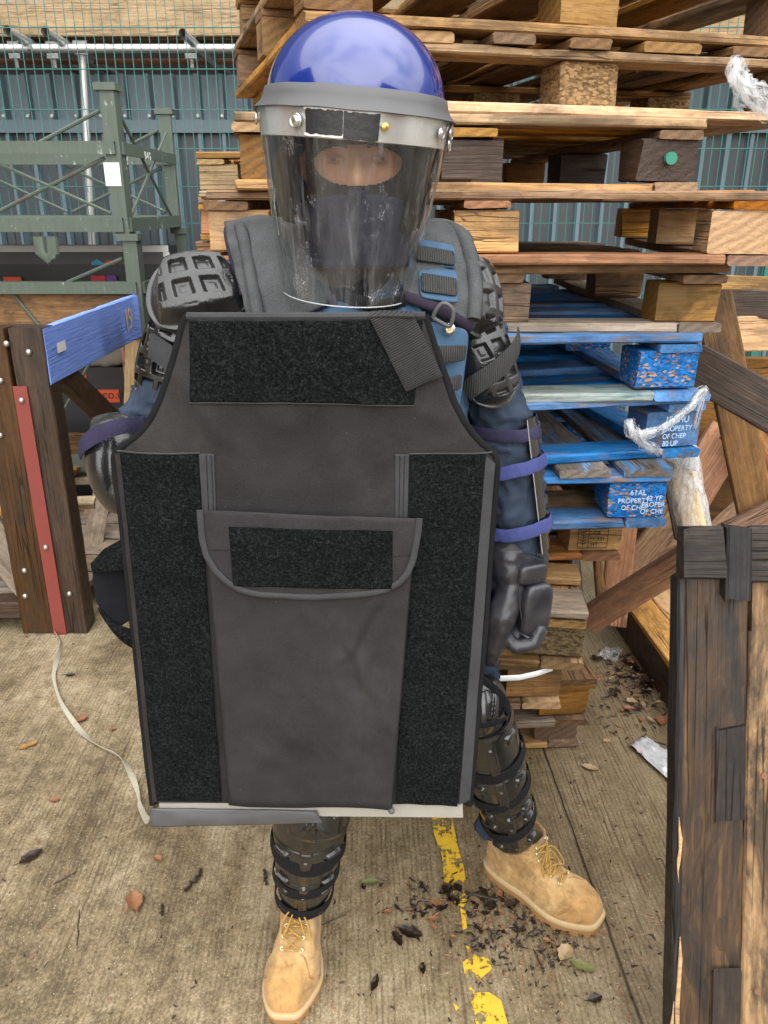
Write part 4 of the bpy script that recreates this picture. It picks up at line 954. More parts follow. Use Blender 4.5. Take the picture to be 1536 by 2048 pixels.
# ------------------------------------------------------------------ body
def capsules(g, chain, n=14):
    """tapered limb through (point, radius) pairs with round ends"""
    pts = [Vector(p) for p, r in chain]; rs = [r for p, r in chain]; P_ = []; R_ = []
    d0 = (pts[0] - pts[1]).normalized(); d1 = (pts[-1] - pts[-2]).normalized()
    for q in (.98, .75, .4): P_.append(pts[0] + d0 * rs[0] * q); R_.append(rs[0] * math.sqrt(1 - q * q))
    for i in range(len(pts)):
        P_.append(pts[i]); R_.append(rs[i])
        if i < len(pts) - 1:
            for u in (.33, .66): P_.append(pts[i].lerp(pts[i+1], u)); R_.append(lerp(rs[i], rs[i+1], u))
    for q in (.4, .75, .98): P_.append(pts[-1] + d1 * rs[-1] * q); R_.append(rs[-1] * math.sqrt(1 - q * q))
    g.tube(P_, R_, n)
def fuse(g, vox, it=3, fac=.5):
    me = g.mesh('f', [], smooth=False)
    r = evalmesh(me, [('REMESH', dict(mode='VOXEL', voxel_size=vox)), ('SMOOTH', dict(factor=fac, iterations=it))])
    return r
def finish(me, name, mat, parent, disp=None, ang=None):
    """displace, move into the parent's space and link"""
    if disp:
        nn = [v.normal.copy() for v in me.vertices]
        for v, n_ in zip(me.vertices, nn): v.co = v.co + n_ * disp(v.co, n_)
    if parent: me.transform(XF[parent.name].inverted())
    me.materials.clear(); me.materials.append(mat)
    for p in me.polygons: p.use_smooth = True
    me.name = name
    return link(name, me, parent)
V = Vector
shR, elR, wrR = W(440, 585, Y=1.47), V((-.462, 1.40, 1.185)), V((-.30, 1.235, 1.085))
shL, elL, wrL = W(922, 590, Y=1.50), W(1000, 855, Y=1.53), W(1036, 1095, Y=1.50)
hipR, knR, anR = V((-.08, 1.50, .92)), V((-.165, 1.40, .50)), V((-.188, 1.405, .10))
hipL, knL, anL = V((.11, 1.51, .92)), V((.205, 1.465, .52)), V((.322, 1.555, .11))
HC = V((-.038, 1.335, 1.655))                   # head centre
def head_y(x, z):
    """front of the face relative to the head centre, for offsets x, z"""
    q = 1 - (x / .077) ** 2 - (z / .122) ** 2
    y = -.100 * math.sqrt(max(q, 0)) if q > 0 else 0
    f_ = sstep(0, .25, q)
    nose = math.exp(-(x / (.009 + .010 * sstep(.02, -.035, z))) ** 2) * sstep(.028, -.028, z) * sstep(-.056, -.036, z)
    y -= .025 * nose * f_
    y -= .006 * math.exp(-((z - .026) / .010) ** 2) * math.exp(-((abs(x) - .028) / .022) ** 2)                # brows
    for s in (-1, 1):
        ex = x - s * .032; ez = z - .006
        y += .009 * math.exp(-(ex / .021) ** 2 - (ez / .013) ** 2)
        al = 1 - (ex / .0155) ** 2 - (ez / (.0066 * (1 if ez > 0 else .8))) ** 2
        y += .011 * sstep(0, .35, al)
        y -= .0025 * math.exp(-((al) / .35) ** 2) * (1 if ez > -.002 else .4)
    y -= .005 * math.exp(-(x / .024) ** 2 - ((z + .066) / .009) ** 2); y += .003 * math.exp(-(x / .022) ** 2 - ((z + .0665) / .0022) ** 2)  # lips
    return y
g = MB(); rows = []
for i in range(91):
    f_ = math.pi * (i + .15) / 90.3; row = []
    for j in range(140):
        a = 2 * math.pi * j / 140
        x = .077 * math.sin(f_) * math.sin(a); z = .122 * math.cos(f_); yb = .100 * math.sin(f_) * -math.cos(a)
        if yb < 0: yb = lerp(yb, head_y(x, z), sstep(0, -.02, yb))
        row.append(HC + V((x, yb, z)))
    rows.append(row)
g.grid(rows, cu=True)
for s in (-1, 1): g.tube([HC + V((s * .076, .005, .02)), HC + V((s * .084, .012, .012)), HC + V((s * .082, .012, -.012)), HC + V((s * .075, .004, -.022))], [.008, .013, .011, .006], 8)
nk = V((-.052, 1.435, 1.485))
capsules(g, [(HC + V((0, .02, -.06)), .058), (nk, .062), (V((-.06, 1.47, 1.38)), .09)])
for s, sh, hp in ((-1, shR, hipR), (1, shL, hipL)):
    capsules(g, [(V((-.06 + s * .07, 1.475, 1.40)), .10), (V((-.04 + s * .065, 1.48, 1.2)), .098), (V((.0 + s * .055, 1.49, 1.05)), .092), (V((.02 + s * .06, 1.5, .95)), .10)])
    capsules(g, [(nk, .055), (V((-.06, 1.47, 1.43)).lerp(sh, .6), .055), (sh + V((0, 0, -.01)), .06)])
capsules(g, [(shR, .055), (elR, .040), (elR.lerp(wrR, .35), .041), (wrR, .028)]); capsules(g, [(shL, .055), (elL, .040), (elL.lerp(wrL, .35), .041), (wrL, .028)])
capsules(g, [(hipR, .088), (hipR.lerp(knR, .5), .070), (knR, .052), (knR.lerp(anR, .3), .052), (anR, .034)]); capsules(g, [(hipL, .088), (hipL.lerp(knL, .5), .070), (knL, .050), (knL.lerp(anL, .3), .050), (anL, .034)])
capsules(g, [(anR, .036), (V((-.193, 1.36, .05)), .032), (V((-.2, 1.22, .035)), .026)]); capsules(g, [(anL, .036), (V((.36, 1.525, .05)), .032), (V((.46, 1.44, .035)), .026)])
# hands: palm, four fingers of different lengths, thumb from the side of the palm
def hand(g, wr, fwd, side, curl, k=1.0, fat=1.0):
    """fwd: from wrist to knuckles; side: towards the thumb; curl: the way the palm looks"""
    fwd, side, curl = V(fwd).normalized(), V(side).normalized(), V(curl).normalized(); side = (side - fwd * side.dot(fwd)).normalized(); curl = fwd.cross(side) * (1 if fwd.cross(side).dot(curl) > 0 else -1)
    kn = wr + fwd * .085 * k
    for q in (-.028, -.010, .010, .027): capsules(g, [(wr + side * q * .7, .017 * fat), (kn + side * q, .0145 * fat)], 10)
    for q, L in ((.030, .95), (.010, 1.06), (-.010, 1.0), (-.029, .8)):
        a = kn + side * q * 1.05; b = a + (fwd * .55 + curl * .6).normalized() * .040 * L; c = b + (curl * .95 - fwd * .35).normalized() * .027 * L; d = c + (curl * .1 - fwd * .95).normalized() * .020 * L
        capsules(g, [(a, .0100 * fat), (b, .0094 * fat), (c, .0086 * fat), (d, .0076 * fat)], 8)
    t0 = wr + fwd * .022 + side * .028; t1 = t0 + (side * .55 + fwd * .55 + curl * .5).normalized() * .042; t2 = t1 + (fwd * .75 + curl * .6 - side * .15).normalized() * .03
    capsules(g, [(t0, .0145 * fat), (t1, .0115 * fat), (t2, .0092 * fat)], 8)
hR = (wrR, (.86, -.12, -.1), (0, -.2, 1), (0, -1, 0)); hL = (wrL, (.10, -.10, -1), (-.75, -.6, 0), (-.55, -.2, -.3))
hand(g, *hR); hand(g, *hL)
bm_ = fuse(g, .0034, 1, .3)
root_loc = V((.02, 1.45, 0))
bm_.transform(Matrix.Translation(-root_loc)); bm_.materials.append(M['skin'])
for p in bm_.polygons: p.use_smooth = True
person = link('person', bm_, None, Matrix.Translation(root_loc))
tag(person, 'person in blue riot helmet and body armour standing behind a black padded shield', 'person')
for s in (-1, 1):
    x = s * .032; c = HC + V((x, head_y(x, .006) + .0075, .006))
    g = MB(); g.sphere((0, 0, 0), .0125, 20, 14); me = g.mesh('eye', M['eye']); link('eye', me, person, XF[person.name].inverted() @ Matrix.Translation(c) @ Matrix.Rotation(R(-6), 4, 'X'))
    g = MB(); pts = [HC + V((s * q, head_y(s * q, z) - .001, z)) for q, z in ((.014, .021), (.024, .0255), (.036, .027), (.047, .023))]; g.tube(pts, [.002, .003, .0026, .001], 6, flat=(.5, (0, 1, 0))); g.obj('eyebrow', M['hair'], person)
# balaclava: a close sleeve over the head with an opening for the eyes
g = MB(); rows = []
NB, MBk = 190, 260
hole = lambda x, z: ((x / .064) ** 2 + ((z - .004) / (.019 if z > .004 else .033)) ** 2) if abs(x) < .072 else 9
def bal(i, j):
    f_ = math.pi * (i + .15) / (NB + .3); a = 2 * math.pi * j / MBk
    x = .077 * math.sin(f_) * math.sin(a); z = .122 * math.cos(f_); yb = .100 * math.sin(f_) * -math.cos(a)
    front = yb < 0
    if front: yb = lerp(yb, max(head_y(x, z), -.121), sstep(0, -.02, yb))
    d = V((x / .077, yb / .1, z / .122)).normalized(); p = V((x, yb, z)); h_ = hole(x, z) if front else 9
    if .72 < h_ < 1.25 and front:                              # pull the rim onto a clean curve
        k = 1 / math.sqrt(h_); h2 = lerp(1, k, sstep(1.25, 1.0, h_)) if h_ > 1 else 1
        p = V((x * h2, yb, .004 + (z - .004) * h2))
    return p + d * .0045, h_
B_ = [[bal(i, j) for j in range(MBk)] for i in range(NB + 1)]
vs = [HC + B_[i][j][0] for i in range(NB + 1) for j in range(MBk)]; fs = []
for i in range(NB):
    for j in range(MBk):
        q = [(i, j), (i, (j+1) % MBk), (i+1, (j+1) % MBk), (i+1, j)]
        if all(B_[a][b][1] >= 1 for a, b in q): fs.append([a * MBk + b for a, b in q])
g.add(vs, fs)
capsules(g, [(HC + V((0, .015, -.075)), .066), (nk + V((0, -.005, .0)), .075)], 24)
me = g.mesh('balaclava', M['black_knit']); me = evalmesh(me, [('SOLIDIFY', dict(thickness=.002, offset=-1))])
finish(me, 'balaclava', M['black_knit'], person)
g = MB(); rows = []                                           # navy neck gaiter pulled over the nose
for k in range(15):
    q = k / 14; z = lerp(-.030, -.145, q); row = []
    for j in range(61):
        a = R(lerp(-115, 115, j / 60)); rr = lerp(.083, .078, q)
        zz = z - .018 * sstep(20, 100, abs(math.degrees(a))) * (1 - q) - (.012 * (1-q) if abs(math.degrees(a)) > 8 else .006*(1-q))
        yy = -math.cos(a) * lerp(.116, .092, q) * (1 + .02 * noise.noise(V((j * .3, k * .5, 2)))) - .014 * math.exp(-(math.degrees(a) / 9) ** 2) * (1 - q)
        row.append(HC + V((math.sin(a) * rr * (1 + .015 * math.sin(k * 1.7 + j * .2)), yy + .01 * q, zz)))
    rows.append(row)
g.grid(rows); me = evalmesh(g.mesh('g', M['navy_knit'], fix=False), [('SOLIDIFY', dict(thickness=.0025, offset=1))]); finish(me, 'neck_gaiter', M['navy_knit'], person)

# ------------------------------------------------------------------ coverall
g = MB()
for s, sh, hp in ((-1, shR, hipR), (1, shL, hipL)):
    capsules(g, [(V((-.06 + s * .08, 1.475, 1.41)), .112), (V((-.04 + s * .07, 1.48, 1.2)), .118), (V((.0 + s * .06, 1.49, 1.05)), .115), (V((.02 + s * .062, 1.5, .94)), .118)])
    capsules(g, [(V((-.06, 1.465, 1.43)), .07), (sh + V((0, 0, -.005)), .062)])
capsules(g, [(shR, .060), (shR.lerp(elR, .5), .056), (elR, .045), (elR.lerp(wrR, .5), .050), (wrR, .044)]); capsules(g, [(shL, .062), (shL.lerp(elL, .5), .064), (elL, .065), (elL.lerp(wrL, .5), .062), (wrL + V((0, 0, .0)), .055)])
capsules(g, [(hipR, .108), (hipR.lerp(knR, .5), .095), (knR, .076), (knR.lerp(anR, .5), .070), (anR + V((0, .005, .075)), .050)]); capsules(g, [(hipL, .105), (hipL.lerp(knL, .5), .080), (knL, .060), (knL.lerp(anL, .5), .060), (anL + V((.002, .018, .085)), .046)])
capsules(g, [(anL + V((-.075, .0, .07)), .030), (anL + V((-.03, .02, .05)), .05)]); capsules(g, [(anR + V((.06, .035, .10)), .034), (anR + V((.03, .0, .05)), .04), (anR + V((.0, -.04, .038)), .03)])
capsules(g, [(elR + V((.06, -.01, .09)), .050), (elR + V((.03, -.02, .055)), .040)])
me = fuse(g, .0055, 5)
def fold(p, n_):
    a = noise.noise(V((p.x * 17, p.y * 17, p.z * 30))) ; b = noise.noise(V((p.x * 38 + p.z * 26, p.y * 38, p.z * 34 - p.x * 14)))
    c = 1 - abs(noise.noise(V((p.x * 9 + 4, p.y * 9, p.z * 19 + p.x * 12))) * 2)
    d_ = 1 - abs(noise.noise(V((p.x * 22 + p.z * 10, p.y * 22, p.z * 30 - p.x * 8))) * 2)
    return .007 * a + .004 * b + .009 * (c ** 3) + .005 * max(d_, 0) ** 4 - .007
finish(me, 'coverall', M['coverall'], person, fold)

for an_, kn_, so_ in ((anR, knR, V((0, .006, 0))), (anL, knL, V((.012, .014, 0)))):
    g = MB(); capsules(g, [(an_.lerp(kn_, .30), .046), (an_.lerp(kn_, .09) + so_, .037), (an_ + so_ * .6, .032)], 20); g.obj('sock', M['black_knit'], person, ang=80)
# ------------------------------------------------------------------ generic builders for armour
def sheet(rows, th, name, mat, parent, sub=2, offset=-1, disp=None, ang=50, kind='CATMULL_CLARK'):
    """smooth surface through a grid of points, given thickness"""
    g = MB(); g.grid([[V(p) for p in r] for r in rows])
    me = g.mesh('s', mat, smooth=False, fix=False)
    me = evalmesh(me, [('SUBSURF', dict(levels=sub, subdivision_type=kind)), ('SOLIDIFY', dict(thickness=th, offset=offset))])
    o = finish(me, name, mat, parent, disp)
    return o
def pad(name, mat, parent, C, U, Nn, su, sv, h, drop=(.02, .02), n=84, th=.006, sq=.35, shape=None):
    """moulded plate: square grid mapped to a rounded outline, height h(u,v) out of a curved base"""
    U = V(U).normalized(); Nn = V(Nn).normalized(); Nn = (Nn - U * Nn.dot(U)).normalized(); Vv = Nn.cross(U)
    g = MB(); F_ = []; B_ = []
    for i in range(n + 1):
        rf, rb = [], []
        for j in range(n + 1):
            a = -1 + 2 * j / n; b = -1 + 2 * i / n
            x = a * math.sqrt(1 - b * b / 2); y = b * math.sqrt(1 - a * a / 2)
            x = lerp(x, a, sq); y = lerp(y, b, sq)
            r = max(abs(a), abs(b))
            ux, uy = (x, y) if shape is None else shape(x, y)
            base = C + U * su * ux + Vv * sv * uy - Nn * (drop[0] * ux * ux + drop[1] * uy * uy)
            rf.append(base + Nn * h(x, y, r)); rb.append(base - Nn * th)
        F_.append(rf); B_.append(rb)
    g.grid(F_); g.grid([r[::-1] for r in B_])
    ring = lambda G: [G[0][j] for j in range(n)] + [G[i][n] for i in range(n)] + [G[n][n - j] for j in range(n)] + [G[n - i][0] for i in range(n)]
    g.grid([ring(B_), ring(F_)], cu=True)
    me = g.mesh(name, mat, ang=65); 
    return finish(me, name, mat, parent)
def cells(x, y, nu, nv, skew=0, ridge=.22, stag=0):
    """1 on the ridges of a grid, 0 in its cells"""
    v = y * nv; r_ = math.floor(v); fu = (x + skew * y) * nu + (stag * r_); du = abs((fu % 1) - .5) * 2; dv = abs((v % 1) - .5) * 2
    d = max(du, dv); inner = sstep(.34, .16, d)
    return max(sstep(.50, .74, d), 0), inner * .25
def waffle(nu, nv, H, dep, skew=0, stag=0, flange=.80):
    def h(x, y, r):
        dome = sstep(flange + .06, flange - .16, r) 
        rd, inn = cells(x, y, nu, nv, skew, stag=stag)
        lim = sstep(flange - .12, flange - .2, r)
        return .003 + H * dome - dep * lim * (1 - rd) + dep * .45 * lim * inn + .002 * sstep(.9, 1.0, r)
    return h
def band(name, mat, parent, c, axis, ref, r, wd, a0=0, a1=360, th=.0025, ry=None, wob=.0, tilt=0, seed=0, n=64, ruf=0, tw=None):
    """strap around an axis; ref = direction of angle 0; r radius (or function of angle)"""
    axis = V(axis).normalized(); ref = V(ref); ref = (ref - axis * ref.dot(axis)).normalized(); sd_ = axis.cross(ref)
    full = abs(a1 - a0) >= 359.9; rows_o = [[] for _ in range(6)]; rows_i = [[] for _ in range(6)]
    for k in range(n + (0 if full else 1)):
        a = R(lerp(a0, a1, k / n)); rr = r(math.degrees(a)) if callable(r) else r
        rr2 = rr + wob * noise.noise(V((math.cos(a) * 2 + seed, math.sin(a) * 2, seed * .7)))
        d = ref * math.cos(a) * rr2 + sd_ * math.sin(a) * (rr2 if ry is None else ry * rr2 / rr)
        off = axis * (tilt * math.cos(a) + (tw or 0) * math.sin(a) + wob * .8 * noise.noise(V((math.cos(a) * 3, math.sin(a) * 3, 9 + seed))))
        rd = ref * math.cos(a) + sd_ * math.sin(a)
        for q in range(6):
            s_ = -1 + 2 * q / 5; e_ = th * (1 if 0 < q < 5 else .55); rf = ruf * math.sin(k * 1.9 + q * .3) * (.4 + .6 * noise.noise(V((k * .3, 1, seed))))
            rows_o[q].append(c + d + off + axis * s_ * wd / 2 + rd * (e_ + rf)); rows_i[q].append(c + d + off + axis * s_ * wd / 2)
    g = MB(); g.grid(rows_o + rows_i[::-1], cu=full, cv=True)
    if not full:
        m_ = n + 1
        for kk in (0, n): g.f.append([q * m_ + kk for q in range(12)]); g.m.append(0)
    me = g.mesh(name, mat, ang=50); return finish(me, name, mat, parent)
def wrap_plate(name, mat, parent, p0, p1, ref, r0, r1, a0, a1, h, nu=110, nv=150, th=.004, flat=1.0):
    """plate rolled around the line p0-p1; h(angle in degrees, s 0..1) is relief"""
    p0, p1 = V(p0), V(p1); ax = (p1 - p0).normalized(); ref = V(ref); ref = (ref - ax * ref.dot(ax)).normalized(); sd_ = ax.cross(ref)
    Fr, Bk = [], []
    for i in range(nv + 1):
        s = i / nv; c = p0.lerp(p1, s); rr = (r0(s) if callable(r0) else lerp(r0, r1, s)); rf, rb = [], []
        for j in range(nu + 1):
            d = lerp(a0, a1, j / nu); a = R(d); u = ref * math.cos(a) + sd_ * math.sin(a) * flat
            rf.append(c + u * (rr + h(d, s))); rb.append(c + u * (rr - th))
        Fr.append(rf); Bk.append(rb)
    g = MB(); g.grid(Fr); g.grid([r[::-1] for r in Bk]); n_, m_ = nu, nv
    ring = lambda G: [G[0][j] for j in range(n_)] + [G[i][n_] for i in range(m_)] + [G[m_][n_ - j] for j in range(n_)] + [G[m_ - i][0] for i in range(m_)]
    g.grid([ring(Bk), ring(Fr)], cu=True)
    return finish(g.mesh(name, mat, ang=65), name, mat, parent)
# ------------------------------------------------------------------ armoured vest
g = MB()
for s, sh in ((-1, shR), (1, shL)):
    capsules(g, [(V((-.065 + s * .082, 1.455, 1.40)), .120), (V((-.05 + s * .075, 1.465, 1.25)), .130), (V((-.01 + s * .065, 1.475, 1.06)), .128)], 20)
    capsules(g, [(V((-.065 + s * .10, 1.47, 1.45)), .085), (V((-.065 + s * .16, 1.47, 1.455)), .072)])
me = fuse(g, .007, 6)
def crease(p, n_): return .004 * noise.noise(V((p.x * 22, p.y * 20, p.z * 40))) + .003 * noise.noise(V((p.x * 60, p.y * 40, p.z * 50)))
vest = finish(me, 'vest', M['blue_cloth'], person, crease)
def sued(p, n_): return .0035 * noise.noise(V((p.x * 20, p.y * 20, p.z * 34))) + .0012 * noise.noise(V((p.x * 70, p.y * 60, p.z * 70)))
WW = lambda *q: W(q[0], q[1], Y=q[2])
# grey suede yoke, one piece over each shoulder
yl = [[(452, 470, 1.60), (500, 458, 1.60), (560, 452, 1.59), (640, 470, 1.57)],
      [(448, 449, 1.50), (500, 440, 1.49), (560, 438, 1.47), (630, 462, 1.46)],
      [(458, 470, 1.41), (505, 462, 1.40), (565, 462, 1.385), (640, 490, 1.375)],
      [(470, 530, 1.352), (515, 528, 1.342), (575, 530, 1.33), (650, 545, 1.325)],
      [(488, 590, 1.325), (530, 590, 1.312), (590, 588, 1.302), (662, 585, 1.30)],
      [(500, 648, 1.315), (545, 650, 1.305), (595, 636, 1.298), (668, 604, 1.297)]]
sheet([[WW(*q) for q in r] for r in yl], .012, 'yoke_panel', M['suede'], vest, 3, disp=sued)
yr = [[(770, 470, 1.57), (830, 455, 1.60), (880, 452, 1.61), (915, 460, 1.63)],
      [(775, 462, 1.46), (835, 448, 1.48), (885, 446, 1.50), (925, 468, 1.54)],
      [(780, 490, 1.385), (840, 470, 1.40), (895, 474, 1.42), (944, 500, 1.46)],
      [(790, 545, 1.335), (850, 535, 1.345), (905, 545, 1.36), (955, 560, 1.405)],
      [(800, 580, 1.312), (855, 590, 1.32), (905, 600, 1.335), (955, 612, 1.375)],
      [(812, 596, 1.305), (860, 612, 1.31), (910, 636, 1.325), (950, 662, 1.355)]]
sheet([[WW(*q) for q in r] for r in yr], .012, 'yoke_panel', M['suede'], vest, 3, disp=sued)
# padded piping at the outer shoulder edges and purple binding along the hems
def rope(name, mat, parent, pts, r, n=10, flat=None):
    g = MB(); P_ = []
    pts = [V(p) for p in pts]
    for i in range(len(pts) - 1):
        p0, p1, p2, p3 = pts[max(i-1,0)], pts[i], pts[i+1], pts[min(i+2, len(pts)-1)]
        for k in range(6):
            u = k / 6; P_.append(.5*((2*p1)+(p2-p0)*u+(2*p0-5*p1+4*p2-p3)*u*u+(3*p1-p0-3*p2+p3)*u**3))
    P_.append(pts[-1]); g.tube(P_, r, n, flat=flat); return g.obj(name, mat, parent, ang=60)
rope('padded_edge', M['suede'], vest, [WW(478, 452, 1.455), WW(483, 462, 1.395), WW(492, 500, 1.358), WW(503, 560, 1.318), WW(517, 634, 1.29)], .0105)
rope('padded_edge', M['suede'], vest, [WW(900, 455, 1.50), WW(925, 480, 1.44), WW(940, 520, 1.40), WW(950, 580, 1.36), WW(946, 640, 1.335)], .0125)
rope('hem_binding', M['binding_purple'], vest, [WW(455, 452, 1.47), WW(452, 470, 1.42), WW(466, 530, 1.365), WW(484, 590, 1.335)], .004)
rope('hem_binding', M['binding_purple'], vest, [WW(572, 640, 1.295), WW(600, 628, 1.292), WW(640, 610, 1.29), WW(672, 598, 1.29)], .0075, flat=(.4, (0, 1, 0)))
rope('hem_binding', M['binding_purple'], vest, [WW(808, 592, 1.298), WW(850, 606, 1.30), WW(900, 630, 1.312), WW(945, 656, 1.342)], .0085, flat=(.4, (0, 1, 0)))
# blue patches with webbing on the wearer's left chest
def ribbon(name, mat, parent, quads, th=.003, disp=None):
    """strip from rows of (px,py,Y) points"""
    return sheet([[WW(*q) for q in r] for r in quads], th, name, mat, parent, 2, offset=1, disp=disp)
def dpatch(pts, dy, th, name, mat, bulge=0):
    (a, b, c, d) = pts; rows = []
    for i in range(5):
        v = i / 4; row = []
        for j in range(5):
            u = j / 4; x = lerp(lerp(a[0], b[0], u), lerp(d[0], c[0], u), v); y = lerp(lerp(a[1], b[1], u), lerp(d[1], c[1], u), v)
            Y = lerp(lerp(a[2], b[2], u), lerp(d[2], c[2], u), v) - dy - bulge * math.sin(math.pi * u) * math.sin(math.pi * v)
            row.append((x, y, Y))
        rows.append(row)
    return ribbon(name, mat, vest, rows, th)
dpatch([(838, 478, 1.372), (908, 490, 1.392), (914, 536, 1.362), (832, 528, 1.352)], .012, .003, 'molle_panel', M['blue_cloth'])
dpatch([(836, 490, 1.366), (908, 502, 1.386), (912, 530, 1.362), (834, 520, 1.350)], .0165, .004, 'webbing_strip', M['webbing'], .005)
dpatch([(836, 532, 1.348), (914, 540, 1.362), (918, 606, 1.322), (842, 594, 1.305)], .012, .003, 'molle_panel', M['blue_cloth'])
dpatch([(842, 545, 1.340), (914, 556, 1.352), (916, 592, 1.330), (844, 582, 1.312)], .0165, .004, 'webbing_strip', M['webbing'], .005)
for x0, y0, x1, y1, Y in ((873, 497, 874, 524, 1.357), (838, 492, 835, 518, 1.346), (906, 504, 910, 528, 1.366), (878, 552, 879, 586, 1.313), (845, 548, 847, 580, 1.309), (911, 558, 914, 590, 1.327)):
    g = MB()
    for k in range(7):
        p = WW(lerp(x0, x1, k / 6), lerp(y0, y1, k / 6), Y - .005); g.sphere(p, (.0011, .0011, .0016), 6, 4)
    g.obj('stitching', M['edging'], vest)
# lower blue panel, webbing rows between shield and arm
dpatch([(850, 640, 1.315), (940, 660, 1.335), (918, 830, 1.33), (878, 800, 1.30)], .006, .004, 'side_panel', M['blue_cloth'], .006)
dpatch([(868, 692, 1.300), (934, 690, 1.320), (930, 722, 1.318), (872, 728, 1.296)], .014, .004, 'webbing_strip', M['webbing'], .003)
dpatch([(886, 758, 1.292), (924, 748, 1.312), (922, 778, 1.312), (896, 786, 1.290)], .014, .004, 'webbing_strip', M['webbing'], .003)
rope('d_ring', M['rubber'], vest, [WW(866, 636, 1.29), WW(872, 620, 1.288), WW(884, 607, 1.287), (WW(897, 610, 1.287)), WW(906, 622, 1.288), WW(904, 642, 1.29), WW(896, 652, 1.292), WW(866, 636, 1.29)], .0035)
g = MB(); c = WW(899, 658, 1.305); g.tube([c + V((0, .004, 0)), c, c + V((0, -.003, 0))], [.0095, .0095, .006], 18); g.obj('snap', M['steel'], vest)
g = MB(); g.tube([c + V((0, -.0032, 0)), c + V((0, -.0045, 0))], .003, 10); g.obj('snap_hole', M['brass'], vest)
# shirt collar folds and chin strap below the visor
rope('chin_strap', M['webbing_black'], person, [WW(690, 592, 1.285), WW(720, 604, 1.272), WW(760, 612, 1.268), WW(810, 600, 1.285)], .011, flat=(.22, (0, 1, .3)))
sheet([[WW(600, 610, 1.31), WW(650, 596, 1.31), WW(720, 615, 1.292), WW(790, 604, 1.30), WW(830, 604, 1.325)], [WW(590, 640, 1.305), WW(650, 620, 1.288), WW(720, 634, 1.272), WW(790, 626, 1.282), WW(850, 634, 1.31)],
       [WW(585, 680, 1.31), WW(650, 680, 1.29), WW(720, 690, 1.28), WW(790, 690, 1.285), WW(870, 690, 1.31)]], .004, 'collar_cloth', M['blue_cloth'], vest, 4, disp=lambda p, n_: .007 * noise.noise(V((p.x * 36, p.y * 20, p.z * 60))))

# ------------------------------------------------------------------ helmet
hr = Matrix.Translation(W(712, 212, Y=1.340)) @ Matrix.Rotation(R(4.2), 4, 'Y') @ Matrix.Rotation(R(2.5), 4, 'X')
RX, RY, RZ = .1335, .148, .122
def HP(a, z, k=1.0, dx=0.0):
    """point on the shell: a degrees from the front (+ = image right), z above the brim"""
    q = math.sqrt(max(0.0, 1 - (z / RZ) ** 2)) if z > 0 else 1.0 - .25 * (z / .2) ** 2
    return hr @ V(((RX * q * k + dx) * math.sin(R(a)), -(RY * q * k + dx) * math.cos(R(a)), z))
g = MB(); rows = []
for i in range(41):
    z = RZ * math.sin(math.pi / 2 * (1 - i / 40)) * .9999; rows.append([HP(360 * j / 96, z) for j in range(96)])
for z in (-.015, -.03): rows.append([HP(360 * j / 96, z) for j in range(96)])
g.grid(rows, cu=True)
me = evalmesh(g.mesh('h', M['helmet']), [('SOLIDIFY', dict(thickness=.004, offset=-1))]); helm = finish(me, 'helmet', M['helmet'], person)
g = MB(); g.grid([[HP(lerp(48, 312, j / 80), z, .955) for j in range(81)] for z in (.06, .02, -.03, -.09, -.15, -.168)]); g.grid([[HP(360 * j / 48, z, .93) for j in range(48)] for z in (.05, .09, .12)], cu=True); g.obj('liner', M['black_knit'], helm)
g = MB(); g.grid([[HP(lerp(80, 280, j / 80), z, .995) for j in range(81)] for z in (-.031, -.07, -.11, -.15, -.165)]); me = evalmesh(g.mesh('n', M['rubber_dark']), [('SOLIDIFY', dict(thickness=.004, offset=-1))]); finish(me, 'neck_guard', M['rubber_dark'], helm)
# rubber brow trim
prof = [(.016, .0012), (.014, .0035), (-.002, .005), (-.016, .009), (-.027, .017), (-.030, .0185), (-.031, .016), (-.026, .0125), (-.012, .004), (.004, .002)]
g = MB(); g.grid([[HP(lerp(-118, 118, j / 90), z + .0015 * noise.noise(V((j * .12, 3, 0))), 1, dx + (.004 if abs(j - 45) > 43 else 0)) for j in range(91)] for z, dx in [(.016 + (z - .016) * .64, dx) for z, dx in prof]], cv=True)
g.obj('brow_trim', M['rubber'], helm, ang=60)
# aluminium band
def band_pt(a, z, dx): return HP(a, z, 1, dx)
g = MB(); rows = [[HP(lerp(-100, 100, j / 80), z, 1, dx) for j in range(81)] for z, dx in ((-.008, .0085), (-.030, .009), (-.050, .0088), (-.051, .006), (-.03, .006), (-.008, .0055))]; g.grid(rows, cv=True); g.obj('brow_band', M['alu'], helm, ang=40)
# visor: bent clear sheet narrowing downwards
ZB = -.273
def VP(a, z, dx=0.0):
    q = (z + .013) / (ZB + .013); k = 1 - .27 * q - .035 * q * q
    lift = sstep(72, 100, abs(a)) ** 2 * .045 * sstep(.7, 1, q)
    return hr @ V(((.1465 * k + dx) * math.sin(R(a)), -(.160 * (1 - .08 * q) + dx) * math.cos(R(a)), z + lift))
Na, Nz = 96, 40
g = MB()
fr_ = [[VP(lerp(-100, 100, j / Na), lerp(-.013, ZB, i / Nz)) for j in range(Na + 1)] for i in range(Nz + 1)]
g.grid(fr_)
visor = g.obj('visor', M['visor'], helm, ang=80, fix=False)
# the thick bright edge of the sheet
def edge(pts, r=.0011): 
    g = MB(); g.tube(pts, r, 6); return g
t = NT('visor_edge'); t.set((.50, .52, .52), .2); t.b.inputs['Transmission Weight'].default_value = .25; M['visor_edge'] = t.m
pts = [fr_[i][0] for i in range(0, Nz + 1)] + [fr_[Nz][j] for j in range(1, Na + 1)] + [fr_[i][Na] for i in range(Nz - 1, -1, -1)]
edge(pts).obj('visor_rim', M['visor_edge'], helm, ang=80)
